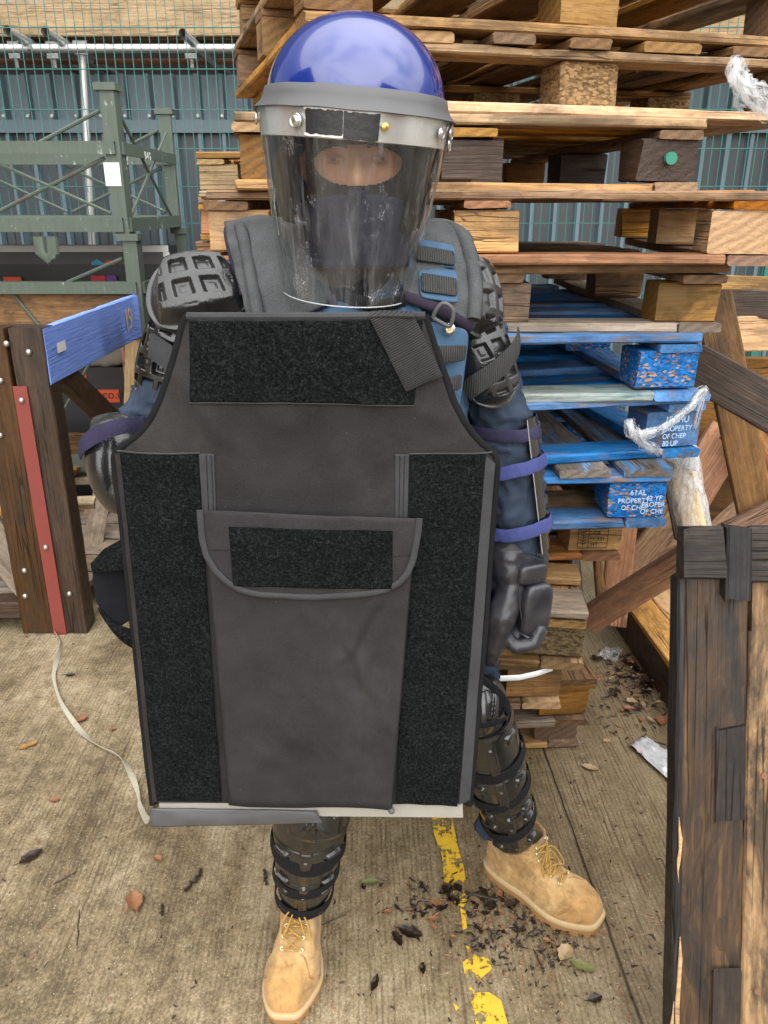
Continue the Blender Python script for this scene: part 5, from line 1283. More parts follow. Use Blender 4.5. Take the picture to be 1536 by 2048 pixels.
# tape, screws and hinge
def vq(a0, a1, z0, z1, dx, th, nm, mat, jag=0, seed=0, n=16):
    rnd = random.Random(seed); Fr = []; 
    js = [rnd.uniform(-jag, jag) for _ in range(n + 1)]; js2 = [rnd.uniform(-jag, jag) for _ in range(n + 1)]
    for i in range(5): Fr.append([VP(lerp(a0, a1, j / n), lerp(z0 + js[j], z1 + js2[j], i / 4), dx) for j in range(n + 1)])
    Bk = [[VP(lerp(a0, a1, j / n), lerp(z0 + js[j], z1 + js2[j], i / 4), dx - th) for j in range(n + 1)] for i in range(5)]
    g = MB(); g.grid(Fr + Bk[::-1], cv=True); return g.obj(nm, mat, helm, ang=40)
vq(-25, -4.2, -.016, -.046, .0015, .0012, 'black_tape', M['tape'], .0009, 1)
vq(-3.6, 15.5, -.017, -.050, .0022, .0012, 'black_tape', M['tape'], .0012, 2)
vq(-26, 14.5, -.0135, -.0175, .0008, .0006, 'tape_residue', M['label_white'], .0006, 3); vq(-26, -3, -.0445, -.049, .0008, .0006, 'tape_residue', M['label_white'], .0006, 4)
def screw(a, z, r, mat, nm='screw', ring=True, dx=.001):
    c = VP(a, z, dx); o_ = (VP(a, z, .02) - VP(a, z, 0)).normalized(); g = MB()
    g.tube([c, c + o_ * .003, c + o_ * .0045], [r, r, r * .6], 16); g.obj(nm, mat, helm)
    if ring:
        g = MB(); a_ = o_.orthogonal().normalized(); b_ = o_.cross(a_)
        g.tube([c + o_ * .002 + (a_ * math.cos(q * .4) + b_ * math.sin(q * .4)) * r * 1.25 for q in range(16)], .0018, 6, closed=True); g.obj('washer', M['steel'], helm)
screw(-31, -.031, .0065, M['steel']); screw(18.5, -.031, .0052, M['brass'], ring=False); screw(-83, -.028, .006, M['steel']); screw(60, -.031, .0055, M['steel'])
screw(78, -.027, .0085, M['steel'], 'hinge_bolt'); screw(82, -.041, .010, M['alu'], 'hinge_plate')

# ------------------------------------------------------------------ shoulder, arm and elbow armour
def tear(x, y): return (x * (1.0 + .16 * y) , y)
pdS = pad('shoulder_pad', M['pad_grey'], person, W(392, 566, Y=1.345), (1, .16, .10), (-.18, -.78, .60), .083, .072, waffle(1.9, 1.75, .026, .010, .16, .0, .84), (.020, .022), 96, sq=.08, shape=lambda x, y: (x * (1 - .18 * y), y * (1 - .10 * x * 1)))
pad('shoulder_pad', M['pad_grey'], person, W(964, 585, Y=1.432), (.62, .75, -.25), (.70, -.62, .40), .070, .078, waffle(1.8, 1.9, .024, .009, .15, 0, .86), (.028, .02), 90, sq=.1)
apR = pad('arm_pad', M['pad_black'], person, W(330, 715, Y=1.375), (.93, -.2, -.30), (-.42, -.88, .25), .062, .082, waffle(1.9, 2.3, .018, .012, .1, .5, .88), (.03, .01), 90, sq=.3)
apL = pad('arm_pad', M['pad_grey'], person, W(984, 722, Y=1.425), (.90, .36, .24), (.38, -.88, .22), .056, .086, waffle(1.75, 2.0, .024, .009, .35, 0, .86), (.030, .016), 96, sq=.12)
def ribbon_pts(name, mat, parent, path, wd, th=.003, up=(0, 0, 1)):
    """flat strap along a path of points"""
    pts = [V(p) for p in path]; P_ = []
    for i in range(len(pts) - 1):
        p0, p1, p2, p3 = pts[max(i-1,0)], pts[i], pts[i+1], pts[min(i+2, len(pts)-1)]
        for k in range(8):
            u = k / 8; P_.append(.5*((2*p1)+(p2-p0)*u+(2*p0-5*p1+4*p2-p3)*u*u+(3*p1-p0-3*p2+p3)*u**3))
    P_.append(pts[-1]); Fr = [[] for _ in range(5)]; Bk = [[] for _ in range(5)]
    for i, p in enumerate(P_):
        t_ = (P_[min(i+1, len(P_)-1)] - P_[max(i-1, 0)]).normalized(); u_ = V(up); u_ = (u_ - t_ * u_.dot(t_)).normalized(); n_ = t_.cross(u_)
        if n_.y > 0: n_ = -n_
        for q in range(5):
            s_ = -1 + q / 2; Fr[q].append(p + u_ * s_ * wd / 2 + n_ * th * (1 if 0 < q < 4 else .6)); Bk[q].append(p + u_ * s_ * wd / 2)
    g = MB(); g.grid(Fr + Bk[::-1], cv=True); m_ = len(P_)
    for kk in (0, m_ - 1): g.f.append([q * m_ + kk for q in range(10)]); g.m.append(0)
    return g.obj(name, mat, parent, ang=50)
ribbon_pts('strap', M['webbing'], apL, [WW(932, 784, 1.372), WW(955, 766, 1.358), WW(990, 742, 1.365), WW(1018, 715, 1.385), WW(1034, 690, 1.43), WW(1036, 672, 1.49)], .034, .004, up=(-.15, 0, 1))
ribbon_pts('strap', M['edging'], apR, [WW(283, 690, 1.42), WW(300, 690, 1.37), WW(325, 706, 1.335), WW(365, 735, 1.32)], .042, .003, up=(.35, 0, 1))
epC = W(222, 935, Y=1.31)
def elbow_h(x, y, r):
    rim = sstep(1.0, .86, r); b = 1 - min(1, x * x + y * y)
    dent = math.exp(-((x - .25 - .18 * y) / .16) ** 2) * sstep(.75, .3, abs(y - .05))
    return .002 + .012 * rim + .022 * math.sqrt(max(b, 0)) - .010 * dent * rim
ep = pad('elbow_pad', M['pad_pebble'], person, epC, (.95, -.25, .18), (-.40, -.90, .12), .060, .092, elbow_h, (.035, .030), 80, sq=.1)
pad('elbow_pad', M['pad_grey'], person, W(208, 846, Y=1.35), (.95, -.2, .2), (-.35, -.8, .5), .034, .020, lambda x, y, r: .004 + .006 * sstep(1, .7, r), (.012, .01), 40, sq=.2)
ribbon_pts('strap', M['strap_purple'], ep, [WW(160, 905, 1.33), WW(172, 885, 1.29), WW(205, 864, 1.265), WW(245, 852, 1.265), WW(285, 848, 1.29)], .026, .0035, up=(.1, 0, 1))
band('strap', M['strap_purple'], person, W(1000, 850, Y=1.53), (elL - shL), (0, -1, 0), .073, .026, th=.003, wob=.004, tilt=-.006, tw=-.03, seed=4)
# forearm guard on the wearer's left arm, seen edge on
fa = (wrL - elL)
fg = wrap_plate('forearm_guard', M['pad_black'], person, elL + fa * -.06, wrL + fa * .02, (.86, .5, 0), lambda s: .075 - .010 * s, 0, -84, 84, lambda d, s: .004 * (1 if (s * 9) % 1 > .5 else 0) * sstep(50, 40, abs(d)) - .03 * sstep(.85, 1.05, s) * .3, 50, 80, .002)
g = MB(); axn = fa.normalized(); rf_ = V((.86, .5, 0)); rf_ = (rf_ - axn * rf_.dot(axn)).normalized(); sdv = axn.cross(rf_); a_ = R(-84)
e0 = [ (elL + fa * -.06).lerp(wrL + fa * .02, q / 12) + (rf_ * math.cos(a_) + sdv * math.sin(a_)) * (.0765 - .010 * q / 12) for q in range(13)]
a_ = R(84); e1 = [ (elL + fa * -.06).lerp(wrL + fa * .02, q / 12) + (rf_ * math.cos(a_) + sdv * math.sin(a_)) * (.0765 - .010 * q / 12) for q in range(13)]
ee = e0 if sum(p.y for p in e0) < sum(p.y for p in e1) else e1
g.tube(ee, .0009, 6); g.obj('edge_piping', M['galv'], fg)
for u_, sd0 in ((.30, 1), (.80, 2)):
    band('strap', M['strap_blue'], person, elL.lerp(wrL, u_), fa, (0, -1, 0), (.079 - .009 * u_), .026, th=.003, wob=.004, seed=sd0, ruf=.0014, n=90)
# ------------------------------------------------------------------ gloves
def rbox(g, c, ax, ay, az, r=.25):
    """soft padded block from a centre and three half axes"""
    c, ax, ay, az = V(c), V(ax), V(ay), V(az); rows = []
    n, m = 18, 32
    sg = lambda v, e: math.copysign(abs(v) ** e, v)
    for i in range(n + 1):
        f_ = math.pi * (i + .01) / (n + .02) - math.pi / 2; row = []
        for j in range(m):
            a = 2 * math.pi * j / m; cf = sg(math.cos(f_), r); row.append(c + ax * cf * sg(math.cos(a), r) + ay * cf * sg(math.sin(a), r) + az * sg(math.sin(f_), r))
        rows.append(row)
    g.grid(rows, cu=True)
g = MB(); hand(g, wrL + V((-.005, -.01, -.02)), (.02, -.03, -1), (-.8, -.55, 0), (-.6, -.35, -.2), 1.2, 1.75)
capsules(g, [(WW(1015, 1112, 1.47), .040), (WW(1060, 1112, 1.50), .040)]); capsules(g, [(WW(1018, 1140, 1.46), .036), (WW(1058, 1150, 1.49), .036)])
capsules(g, [(WW(1022, 1175, 1.45), .030), (WW(1004, 1235, 1.425), .030), (WW(987, 1300, 1.42), .019), (WW(983, 1320, 1.42), .014)])
for q_, y_ in ((0, 1.415), (1, 1.437), (2, 1.462), (3, 1.488)):                 # fingers curled into the palm below the pad
    capsules(g, [(WW(1078, 1262, y_ + .012), .0165), (WW(1064 - q_ * 2, 1288 - q_ * 3, y_), .0160), (WW(1030, 1294 - q_ * 4, y_ - .006), .0150), (WW(1012, 1272 - q_ * 3, y_), .0130)], 12)
capsules(g, [(WW(1050, 1190, 1.48), .040), (WW(1052, 1245, 1.47), .036), (WW(1030, 1278, 1.445), .022)])
me = fuse(g, .0042, 6); glv = finish(me, 'glove', M['leather'], person, lambda p, n_: .0015 * noise.noise(V((p.x * 60, p.y * 60, p.z * 85))) + .0008 * noise.noise(V((p.x * 120, p.y * 120, p.z * 60))))
ux = V((.93, .36, 0)); uz = V((.04, 0, 1)); uy = V((.36, -.93, 0))
for (px, py, Yq, hw, hh, ht) in ((1062, 1146, 1.444, .033, .0215, .015), (1069, 1217, 1.440, .034, .057, .019)):
    g = MB(); rbox(g, WW(px, py, Yq), ux * hw, uy * ht, uz * hh, .48); g.obj('knuckle_pad', M['leather'], glv, ang=80)
for pts in ([(1037, 1165, 1.418), (1038, 1200, 1.414), (1044, 1245, 1.416), (1041, 1262, 1.42)], [(988, 1108, 1.43), (1010, 1100, 1.422), (1050, 1102, 1.434), (1088, 1116, 1.47)]):
    rope('seam', M['rubber_dark'], glv, [WW(*q) for q in pts], .0014, 6)
rope('cuff_edge', M['leather'], glv, [WW(1040, 1266, 1.425), WW(1058, 1276, 1.415), WW(1080, 1279, 1.42), WW(1094, 1262, 1.43)], .003, 8)
g = MB(); hand(g, *hR, 1.05, 1.55); capsules(g, [(wrR + V((-.05, .03, .01)), .048), (wrR, .045)])
finish(fuse(g, .0045, 5), 'glove', M['leather'], person)

# ------------------------------------------------------------------ shin guards and boots
def bump_bar(x, y, cx, cy, hx, hy, s=.35):
    dx = abs(x - cx) / hx; dy = abs(y - cy) / hy; return sstep(1.15, 1 - s, dx) * sstep(1.25, 1 - s * 1.6, dy)
def shin_h(d, s):
    h = .0015 + .003 * sstep(0, .03, s) * sstep(1, .97, s)
    for q in (.08, .40, .64, .735, .93):
        for c_ in (-45, 42): h += .0085 * bump_bar(d, s, c_ * 1.0, q - .02, 15, .016) - .004 * bump_bar(d, s, c_ * 1.0, q + .012, 15, .012)
        h += .004 * bump_bar(d, s, 0, q + .01, 4, .016)
    h += .003 * bump_bar(d, s, 0, .5, 9, .46, .2) - .002 * bump_bar(d, s, 75, .45, 4, .3, .3)
    for q in (.33, .63): h -= .004 * math.exp(-((s - q) / .012) ** 2)
    return h
def shin(kn, an, ref, r0, r1, straps, lab=None):
    sg_ = wrap_plate('shin_guard', M['pad_black'], person, kn, an, ref, lambda s: lerp(r0, r1, s) + .006 * math.sin(math.pi * s), 0, -105, 105, shin_h, 150, 190, .004, flat=.96)
    ax = (an - kn)
    for (u_, wd, tl, tw, sd0) in straps:
        band('strap', M['webbing_black'], sg_, kn.lerp(an, u_), ax, ref, lerp(r0, r1, u_) + .010, wd, th=.003, wob=.003, tilt=tl, tw=tw, seed=sd0)
    return sg_
kL0, kL1 = W(962, 1428, Y=1.435), W(1027, 1668, Y=1.525)
sgL = shin(kL0, kL1, (-.05, -1, .25), .066, .053, ((.28, .030, .004, .006, 1), (.52, .028, .004, .010, 2), (.80, .027, .003, .008, 3)))
g = MB(); ctr = W(975, 1420, Y=1.43)                          # knee cap with ribs
pad('knee_cap', M['pad_black'], person, W(962, 1418, Y=1.375), (1, .1, 0), (.25, -1, .35), .062, .066, lambda x, y, r: .004 + .018 * math.sqrt(max(0, 1 - .8 * r * r)) + .006 * bump_bar(x, y, .45 + .2 * y, 0, .12, .6) + .006 * bump_bar(x, y, -.45 - .2 * y, 0, .12, .6) + .006 * bump_bar(x, y, 0, 0, .12, .6), (.04, .03), 70, sq=.15)
ribbon_pts('strap', M['webbing_black'], sgL, [WW(945, 1352, 1.37), WW(975, 1366, 1.38), WW(1005, 1395, 1.385), WW(1015, 1425, 1.38), WW(1000, 1442, 1.36), WW(950, 1452, 1.345)], .016, .003, up=(.5, 0, .9))
kR0, kR1 = W(626, 1560, Y=1.335), W(607, 1800, Y=1.375)
sgR = shin(kR0, kR1, (.02, -1, .1), .083, .050, ((.46, .038, .004, .0, 5), (.70, .026, .003, .008, 6), (.90, .026, .003, .004, 7)))
pad('knee_cap', M['pad_black'], person, W(628, 1640, Y=1.262), (1, 0, 0), (0, -1, .25), .070, .05, lambda x, y, r: .003 + .010 * sstep(1, .7, r) + .006 * bump_bar(x, y, .0, 0, .07, .8) + .006 * bump_bar(x + .55 * y, y, .05, 0, .09, .55) + .006 * bump_bar(x - .55 * y, y, -.05, 0, .09, .55), (.035, .004), 70, sq=.5)

def boot(loc, ang, L, mirror=1):
    """boot in its own frame: x heel to toe, y across, z up"""
    Mx = Matrix.Translation(loc) @ Matrix.Rotation(ang, 4, 'Z')
    def outline(z, h0, h1, ws, n=72):
        row = []
        for k in range(n):
            f_ = 2 * math.pi * k / n; cs_ = math.cos(f_); u = .5 - .5 * math.copysign(abs(cs_) ** (.82 if cs_ < 0 else 1), cs_)
            x = lerp(h0, h1, u); tt = max(0, min(1, x))
            half = .043 + .018 * math.exp(-((tt - .76) / .22) ** 2) - .003 * math.exp(-((tt - .38) / .12) ** 2)
            sn = math.sin(f_); y = math.copysign(abs(sn) ** (.70 - .22 * sstep(.6, 1, tt) * sstep(.6, .9, h1)), sn) * half * ws
            y += mirror * .010 * sstep(.55, 1.0, tt) * (1 if h1 > .8 else h1)
            row.append(V((x * L, y, z)))
        return row
    lv = [(.030, 0, 1.0, 1.0), (.040, -.008, 1.004, 1.03), (.052, -.008, .998, 1.03), (.064, -.004, .985, 1.0), (.074, .0, .955, .96), (.081, .004, .90, .92), (.087, .006, .80, .90), (.094, .008, .71, .90),
          (.104, .006, .635, .94), (.118, .002, .565, 1.0), (.135, -.004, .515, 1.08), (.152, -.010, .488, 1.15), (.168, -.018, .480, 1.20), (.180, -.024, .480, 1.22)]
    rows = [outline(*q) for q in lv]
    g = MB(); g.grid(rows, cu=True); ins = [outline(q[0], q[1] + .02, q[2] - .02, q[3] * .88) for q in lv[::-1][:7]]
    g.grid([rows[-1]] + ins, cu=True)
    me = g.mesh('b', M['nubuck'], smooth=False); me = evalmesh(me, [('SUBSURF', dict(levels=1))])
    for v in me.vertices:
        p = v.co; t_ = p.x / L
        cr_ = math.exp(-((t_ - .66 - .25 * (p.y)) / .018) ** 2) + .8 * math.exp(-((t_ - .61 + .3 * p.y) / .014) ** 2)
        k = sstep(.05, .08, p.z) * sstep(.5, .58, t_)
        v.co = p + v.normal * (-.0035 * cr_ * k + .0022 * noise.noise(p * 28) + .0012 * noise.noise(p * 70) - .0016 * math.exp(-((p.z - .152) / .004) ** 2) * sstep(.45, .3, t_))
    me.materials.clear(); me.materials.append(M['nubuck'])
    for p in me.polygons: p.use_smooth = True
    b = link('boot', me, person, XF[person.name].inverted() @ Mx)
    def sub(g, nm, mat, ang_=45): return link(nm, g.mesh(nm, mat, ang=ang_), b)
    g = MB(); w1 = [outline(z, h0, h1, ws) for z, h0, h1, ws in ((.020, -.022, 1.022, 1.09), (.024, -.026, 1.026, 1.11), (.032, -.026, 1.026, 1.11), (.035, -.018, 1.018, 1.07), (.035, .02, .98, .97))]
    g.grid(w1, cu=True); sub(g, 'welt', M['welt'])
    n = 144; g = MB(); rws = []
    for z in (0, .010, .0105, .0215):
        r = outline(z, -.02, 1.02, 1.08, n)
        if z <= .010:
            r = [V((lerp(.5 * L, p.x, .95 if (k // 4) % 2 else 1.0), p.y * (.93 if (k // 4) % 2 else 1.0), z)) for k, p in enumerate(r)]
        rws.append(r)
    g.grid(rws, cu=True); g.f.append(list(range(n))[::-1]); g.m.append(0); sub(g, 'sole', M['gum_sole'], 30)
    # tongue line, eyelets and laces on the instep
    def front(z, off):                                         # surface point near the instep centre line
        for i in range(len(lv) - 1):
            if lv[i][0] <= z <= lv[i+1][0]:
                u = (z - lv[i][0]) / (lv[i+1][0] - lv[i][0]); h1 = lerp(lv[i][2], lv[i+1][2], u); h0 = lerp(lv[i][1], lv[i+1][1], u); ws = lerp(lv[i][3], lv[i+1][3], u)
        r = outline(z, h0, h1, ws, 360); best = min(r[90:271], key=lambda p: abs(p.y - off)); return best
    E = []
    for z in (.097, .108, .121, .136, .152, .168):
        E.append([front(z, s * .021 + (mirror * .005 if z < .11 else 0)) for s in (-1, 1)])
    lift = V((.004, 0, .004))
    for a_, c_ in E:
        for p in (a_, c_):
            g = MB(); nrm = V((.75, 0, .66)); t1_ = V((0, 1, 0)); t2_ = nrm.cross(t1_)
            g.tube([p + lift * .6 + (t1_ * math.cos(q) + t2_ * math.sin(q)) * .0038 for q in [i * .6283 for i in range(10)]], .0014, 6, closed=True); sub(g, 'eyelet', M['eyelet'])
    g = MB()
    for i, (a_, c_) in enumerate(E):
        if i < 4: m_ = (a_ + c_) / 2 + lift * 2.2; g.tube([a_ + lift * .5, a_.lerp(m_, .5) + lift * .5, m_, c_.lerp(m_, .5) + lift * .5, c_ + lift * .5], .0019, 6)
        if i < 5:
            for s in (0, 1):
                p0 = E[i][s]; p1 = E[i+1][1 - s]; m_ = (p0 + p1) / 2 + lift * (2.6 + s); g.tube([p0 + lift * .5, p0.lerp(m_, .5) + lift, m_, p1.lerp(m_, .5) + lift, p1 + lift * .5], .0019, 6)
    k0 = (E[4][0] + E[4][1]) / 2 + lift * 3.2
    rnd = random.Random(int(L * 1000) + mirror)
    for s, dx, dz in ((-1, .022, -.035), (1, .026, -.04), (-1, .010, -.05), (1, .014, -.055)):
        pts = [k0, k0 + V((.010, s * .012, .002)), k0 + V((dx * .8, s * .026, dz * .5)), k0 + V((dx + .006, s * .032, dz - .004)), k0 + V((dx + .008, s * .024, dz - .008)), k0 + V((.014, s * .008, -.010)), k0]
        Q_ = []
        for i in range(len(pts) - 1):
            a0, a1, a2, a3 = pts[max(i-1,0)], pts[i], pts[i+1], pts[min(i+2, len(pts)-1)]
            for k in range(5):
                u = k / 5; Q_.append(.5*((2*a1)+(a2-a0)*u+(2*a0-5*a1+4*a2-a3)*u*u+(3*a1-a0-3*a2+a3)*u**3))
        g.tube(Q_, .0018, 6)
    sub(g, 'lace', M['lace'], 80)
    # stitched seams: quarters, heel counter
    def at(z, fd, out=.0006):
        for i in range(len(lv) - 1):
            if lv[i][0] <= z <= lv[i+1][0]:
                u = (z - lv[i][0]) / (lv[i+1][0] - lv[i][0]); q = [lerp(lv[i][k], lv[i+1][k], u) for k in (1, 2, 3)]
        r = outline(z, *q, n=360); p = r[int(fd) % 360]; c = V((lerp(q[0], q[1], .5) * L, 0, z)); return p + (p - c).normalized() * out
    for s in (-1, 1):
        for path in ([(.094, 172), (.092, 162), (.086, 150), (.076, 138), (.062, 126), (.048, 118), (.038, 114)], [(.094, 168), (.091, 158), (.084, 146), (.074, 134), (.060, 122), (.046, 114), (.038, 110)],
                     [(.038, 52), (.07, 50), (.10, 46), (.13, 40), (.155, 34)], [(.150, 20), (.150, 60), (.150, 100), (.150, 140)]):
            g = MB(); g.tube([at(z, fd * s) for z, fd in path], .0011, 6); sub(g, 'seam', M['gum_sole'], 80)
    return b
tR = W(580, 2036, z=.02); boot(V((tR.x + .008, tR.y + .305, 0)), math.atan2(-1, -.03), .305, -1)
hl, tl_ = W(976, 1722, z=.02), W(1192, 1852, z=.02); dv = (tl_ - hl); boot(V((hl.x, hl.y, 0)), math.atan2(dv.y, dv.x), dv.length, 1)

# ------------------------------------------------------------------ shield
YS = 1.13
shd = thing('padded_shield', 'tall black padded fabric shield with velcro panels and a front pouch, held before the person', 'shield', W(620, 1640, Y=YS))
def sx(px, py): return W(px, py, Y=YS)
OL = [(632, 375), (650, 366), (700, 353), (740, 342), (800, 322), (840, 303), (870, 279), (890, 252), (904, 232), (916, 225), (1250, 265), (1610, 306)]
OR = [(632, 850), (690, 868), (750, 888), (800, 905), (840, 925), (868, 945), (890, 965), (910, 988), (930, 995), (1250, 970), (1610, 938)]
def interp(T, y):
    if y <= T[0][0]: return T[0][1]
    for (a, b), (c, d) in zip(T, T[1:]):
        if y <= c: return lerp(b, d, (y - a) / (c - a))
    return T[-1][1]
def surf(px, py, off=0.0):
    """front surface of the shield at a photo point, off metres proud of it"""
    u = (px - 615) / 385; p = W(px, py, Y=YS - .014 * (1 - u * u) - off)
    wr = .0065 * noise.noise(V((p.x * 7, 1, p.z * 5))) + .0035 * (1 - abs(noise.noise(V((p.x * 9 + p.z * 7, 5, p.z * 8 - p.x * 4))) * 2)) ** 3 * sstep(1040, 860, py) + .0022 * noise.noise(V((p.x * 26 + p.z * 9, 2, p.z * 17)))
    e = .010 * sstep(.80, 1.0, abs(u)) ** 2
    return V((p.x, YS - .014 * (1 - u * u) - wr + e - off, p.z))
def slab(rows_px, off, th, name, mat, parent=shd, rnd=.25, disp=None, ang=42):
    """padded sheet: rows of photo points on the shield's face, thickness th, soft edges"""
    nv, nu = len(rows_px), len(rows_px[0]); Fr, Bk = [], []
    for i, r in enumerate(rows_px):
        f_, b_ = [], []
        for j, (x, y) in enumerate(r):
            ed = min(i, nv - 1 - i, j, nu - 1 - j); k = (1 if ed > 1 else (.9 if ed == 1 else rnd))
            f_.append(surf(x, y, off + th * k + (disp(x, y) if disp and ed > 1 else 0))); b_.append(surf(x, y, off))
        Fr.append(f_); Bk.append(b_)
    g = MB(); g.grid(Fr); g.grid([r[::-1] for r in Bk])
    ring = lambda G: G[0][:-1] + [G[i][-1] for i in range(nv - 1)] + G[-1][:0:-1] + [G[i][0] for i in range(nv - 1, 0, -1)]
    g.grid([ring(Bk), ring(Fr)], cu=True)
    return g.obj(name, mat, parent, ang=ang)
def edge_rows(ys, L_, R_, nu, inset=0, m=(.006, .02)):
    us = [0, m[0], m[1]] + [lerp(m[1], 1 - m[1], k / (nu - 1)) for k in range(1, nu - 1)] + [1 - m[1], 1 - m[0], 1]
    return [[(lerp(interp(L_, y) + inset, interp(R_, y) - inset, u), y) for u in us] for y in ys]
ys = [632, 635, 641] + [lerp(641, 1600, k / 90) for k in range(1, 90)] + [1600, 1606, 1610]
slab(edge_rows(ys, OL, OR, 60), -.028, .028, 'panel', M['fabric_black'])
def outline_rope(nm, mat, T, r, off, step=14, y0=632, y1=1610, dx=0):
    n_ = int((y1 - y0) / step); rope_pts = [surf(interp(T, lerp(y0, y1, k / n_)) + dx, lerp(y0, y1, k / n_), off) for k in range(n_ + 1)]
    g = MB(); g.tube(rope_pts, r, 8); g.obj(nm, mat, shd, ang=70)
outline_rope('edge_piping', M['piping'], OL, .0055, -.006); outline_rope('edge_piping', M['piping'], OR, .0055, -.006)
outline_rope('edge_piping', M['piping'], OR, .0050, -.026, y0=700, dx=2); outline_rope('edge_piping', M['piping'], OL, .0050, -.024, y0=640, dx=-2)
g = MB(); g.tube([surf(lerp(375, 850, k / 30), 632, -.004) for k in range(31)], .0055, 8); g.obj('edge_piping', M['edging'], shd)
def quad_rows(a, b, c, d, nu, nv, m=.012):
    us = [0, m * .4, m] + [lerp(m, 1 - m, k / nu) for k in range(1, nu)] + [1 - m, 1 - m * .4, 1]; vs_ = [0, m * .4, m] + [lerp(m, 1 - m, k / nv) for k in range(1, nv)] + [1 - m, 1 - m * .4, 1]
    return [[(lerp(lerp(a[0], b[0], u), lerp(d[0], c[0], u), v), lerp(lerp(a[1], b[1], u), lerp(d[1], c[1], u), v)) for u in us] for v in vs_]
fz = lambda x, y: .0011 * noise.noise(V((x * .21, y * .21, 3))) + .0008 * noise.noise(V((x * .5, y * .5, 5)))
slab(quad_rows((378, 641), (846, 640), (828, 810), (381, 802), 110, 44), .0004, .0042, 'velcro_panel', M['velcro'], disp=fz)
slab(quad_rows((238, 906), (396, 907), (442, 1605), (314, 1603), 44, 170), .0004, .0042, 'velcro_panel', M['velcro'], disp=fz)
slab(quad_rows((820, 908), (971, 907), (915, 1613), (792, 1606), 44, 170), .0004, .0042, 'velcro_panel', M['velcro'], disp=fz)
slab(quad_rows((397, 907), (428, 908), (432, 1030), (404, 1030), 6, 20, .06), .0003, .0022, 'seam_tape', M['edging']); slab(quad_rows((790, 908), (819, 908), (816, 1040), (790, 1040), 6, 20, .06), .0003, .0022, 'seam_tape', M['edging'])
slab(quad_rows((972, 912), (992, 930), (940, 1600), (917, 1610), 5, 40, .06), .0003, .0022, 'seam_tape', M['edging']); slab(quad_rows((226, 912), (237, 906), (313, 1603), (305, 1608), 4, 40, .06), .0003, .0020, 'seam_tape', M['fabric_black'])
def stitch(p0, p1, off, n_):
    g = MB()
    for k in range(n_):
        a = (k + .2) / n_; b = (k + .75) / n_
        g.tube([surf(lerp(p0[0], p1[0], a), lerp(p0[1], p1[1], a), off), surf(lerp(p0[0], p1[0], b), lerp(p0[1], p1[1], b), off)], .0007, 4)
    return g
for p0, p1 in (((412, 910), (417, 1028)), ((422, 910), (427, 1028)), ((800, 910), (798, 1036)), ((809, 910), (806, 1036))): stitch(p0, p1, .0031, 26).obj('stitching', M['velcro'], shd, ang=80)
g = MB(); g.tube([surf(lerp(381, 828, k / 30), lerp(804, 811, k / 30), .0025) for k in range(31)], .0011, 6); g.obj('seam_edge', M['edging'], shd)
g = MB(); g.tube([surf(lerp(232, 400, k / 14), lerp(904, 906, k / 14), .003) for k in range(15)], .0016, 6); g.obj('seam_edge', M['edging'], shd)
g = MB(); g.tube([surf(lerp(818, 985, k / 14), lerp(907, 906, k / 14), .003) for k in range(15)], .0014, 6); g.obj('seam_edge', M['edging'], shd)
def fold_pouch(x, y):
    def crz(ax, ay, bx, by, wd, a):
        vx, vy = bx - ax, by - ay; q = max(0, min(1, ((x - ax) * vx + (y - ay) * vy) / (vx * vx + vy * vy))); dx, dy = x - ax - q * vx, y - ay - q * vy
        sg_ = (vx * dy - vy * dx) / math.hypot(vx, vy)
        e_ = sg_ / wd; return a * 2.2 * e_ * math.exp(-e_ * e_) * math.exp(-(max(0, math.hypot(dx, dy) - abs(sg_)) / 14) ** 2)
    return crz(745, 1225, 702, 1312, 15, .004) + crz(702, 1312, 724, 1375, 14, -.0035) + crz(735, 1330, 728, 1500, 18, .002) + .0022 * noise.noise(V((x * .012, y * .010, 8))) + .0012 * noise.noise(V((x * .04, y * .03, 8)))
pouch = slab(quad_rows((408, 1042), (832, 1050), (784, 1621), (457, 1612), 120, 140, .02), .0005, .021, 'pouch', M['fabric_plum'], disp=fold_pouch, rnd=.1)
# flap with curved lower corners
FLl = [(1020, 399), (1045, 401), (1080, 404), (1110, 412), (1140, 430), (1165, 455), (1180, 480), (1189, 520), (1193, 600)]; FLr = [(1036, 839), (1060, 837), (1090, 832), (1120, 826), (1145, 815), (1165, 798), (1180, 770), (1189, 720), (1193, 640)]
def flap_rows(gr=0):
    rows = []
    for k in range(42):
        v = k / 41; v = v if v < .75 else .75 + (1 - (1 - (v - .75) / .25) ** 2) * .25; yl, yr_ = lerp(1021, 1193, v), lerp(1037, 1193, v); xl, xr_ = interp(FLl, yl), interp(FLr, yr_)
        rows.append([(lerp(xl, xr_, u / 56), lerp(yl, yr_, u / 56)) for u in range(57)])
    return rows
FR = flap_rows()
flap = slab(FR, .0225, .005, 'pouch_flap', M['fabric_plum'], disp=lambda x, y: .0015 * noise.noise(V((x * .02, y * .02, 1))), rnd=.4)
bp_pts = [surf(*FR[i][0], .0285) for i in range(0, 42)] + [surf(*FR[41][j], .0285) for j in range(1, 57)] + [surf(*FR[i][56], .0285) for i in range(40, -1, -1)]
g = MB(); g.tube(bp_pts, .0048, 8, flat=(.4, (0, 1, 0))); g.obj('flap_binding', M['edging'], flap, ang=70)
slab(quad_rows((457, 1054), (785, 1061), (785, 1178), (466, 1172), 70, 28, .02), .0278, .0036, 'velcro_panel', M['velcro'], flap, disp=fz)
stitch((405, 1100), (457, 1101), .0282, 12).obj('stitching', M['piping'], flap); stitch((786, 1111), (826, 1110), .0282, 10).obj('stitching', M['piping'], flap)
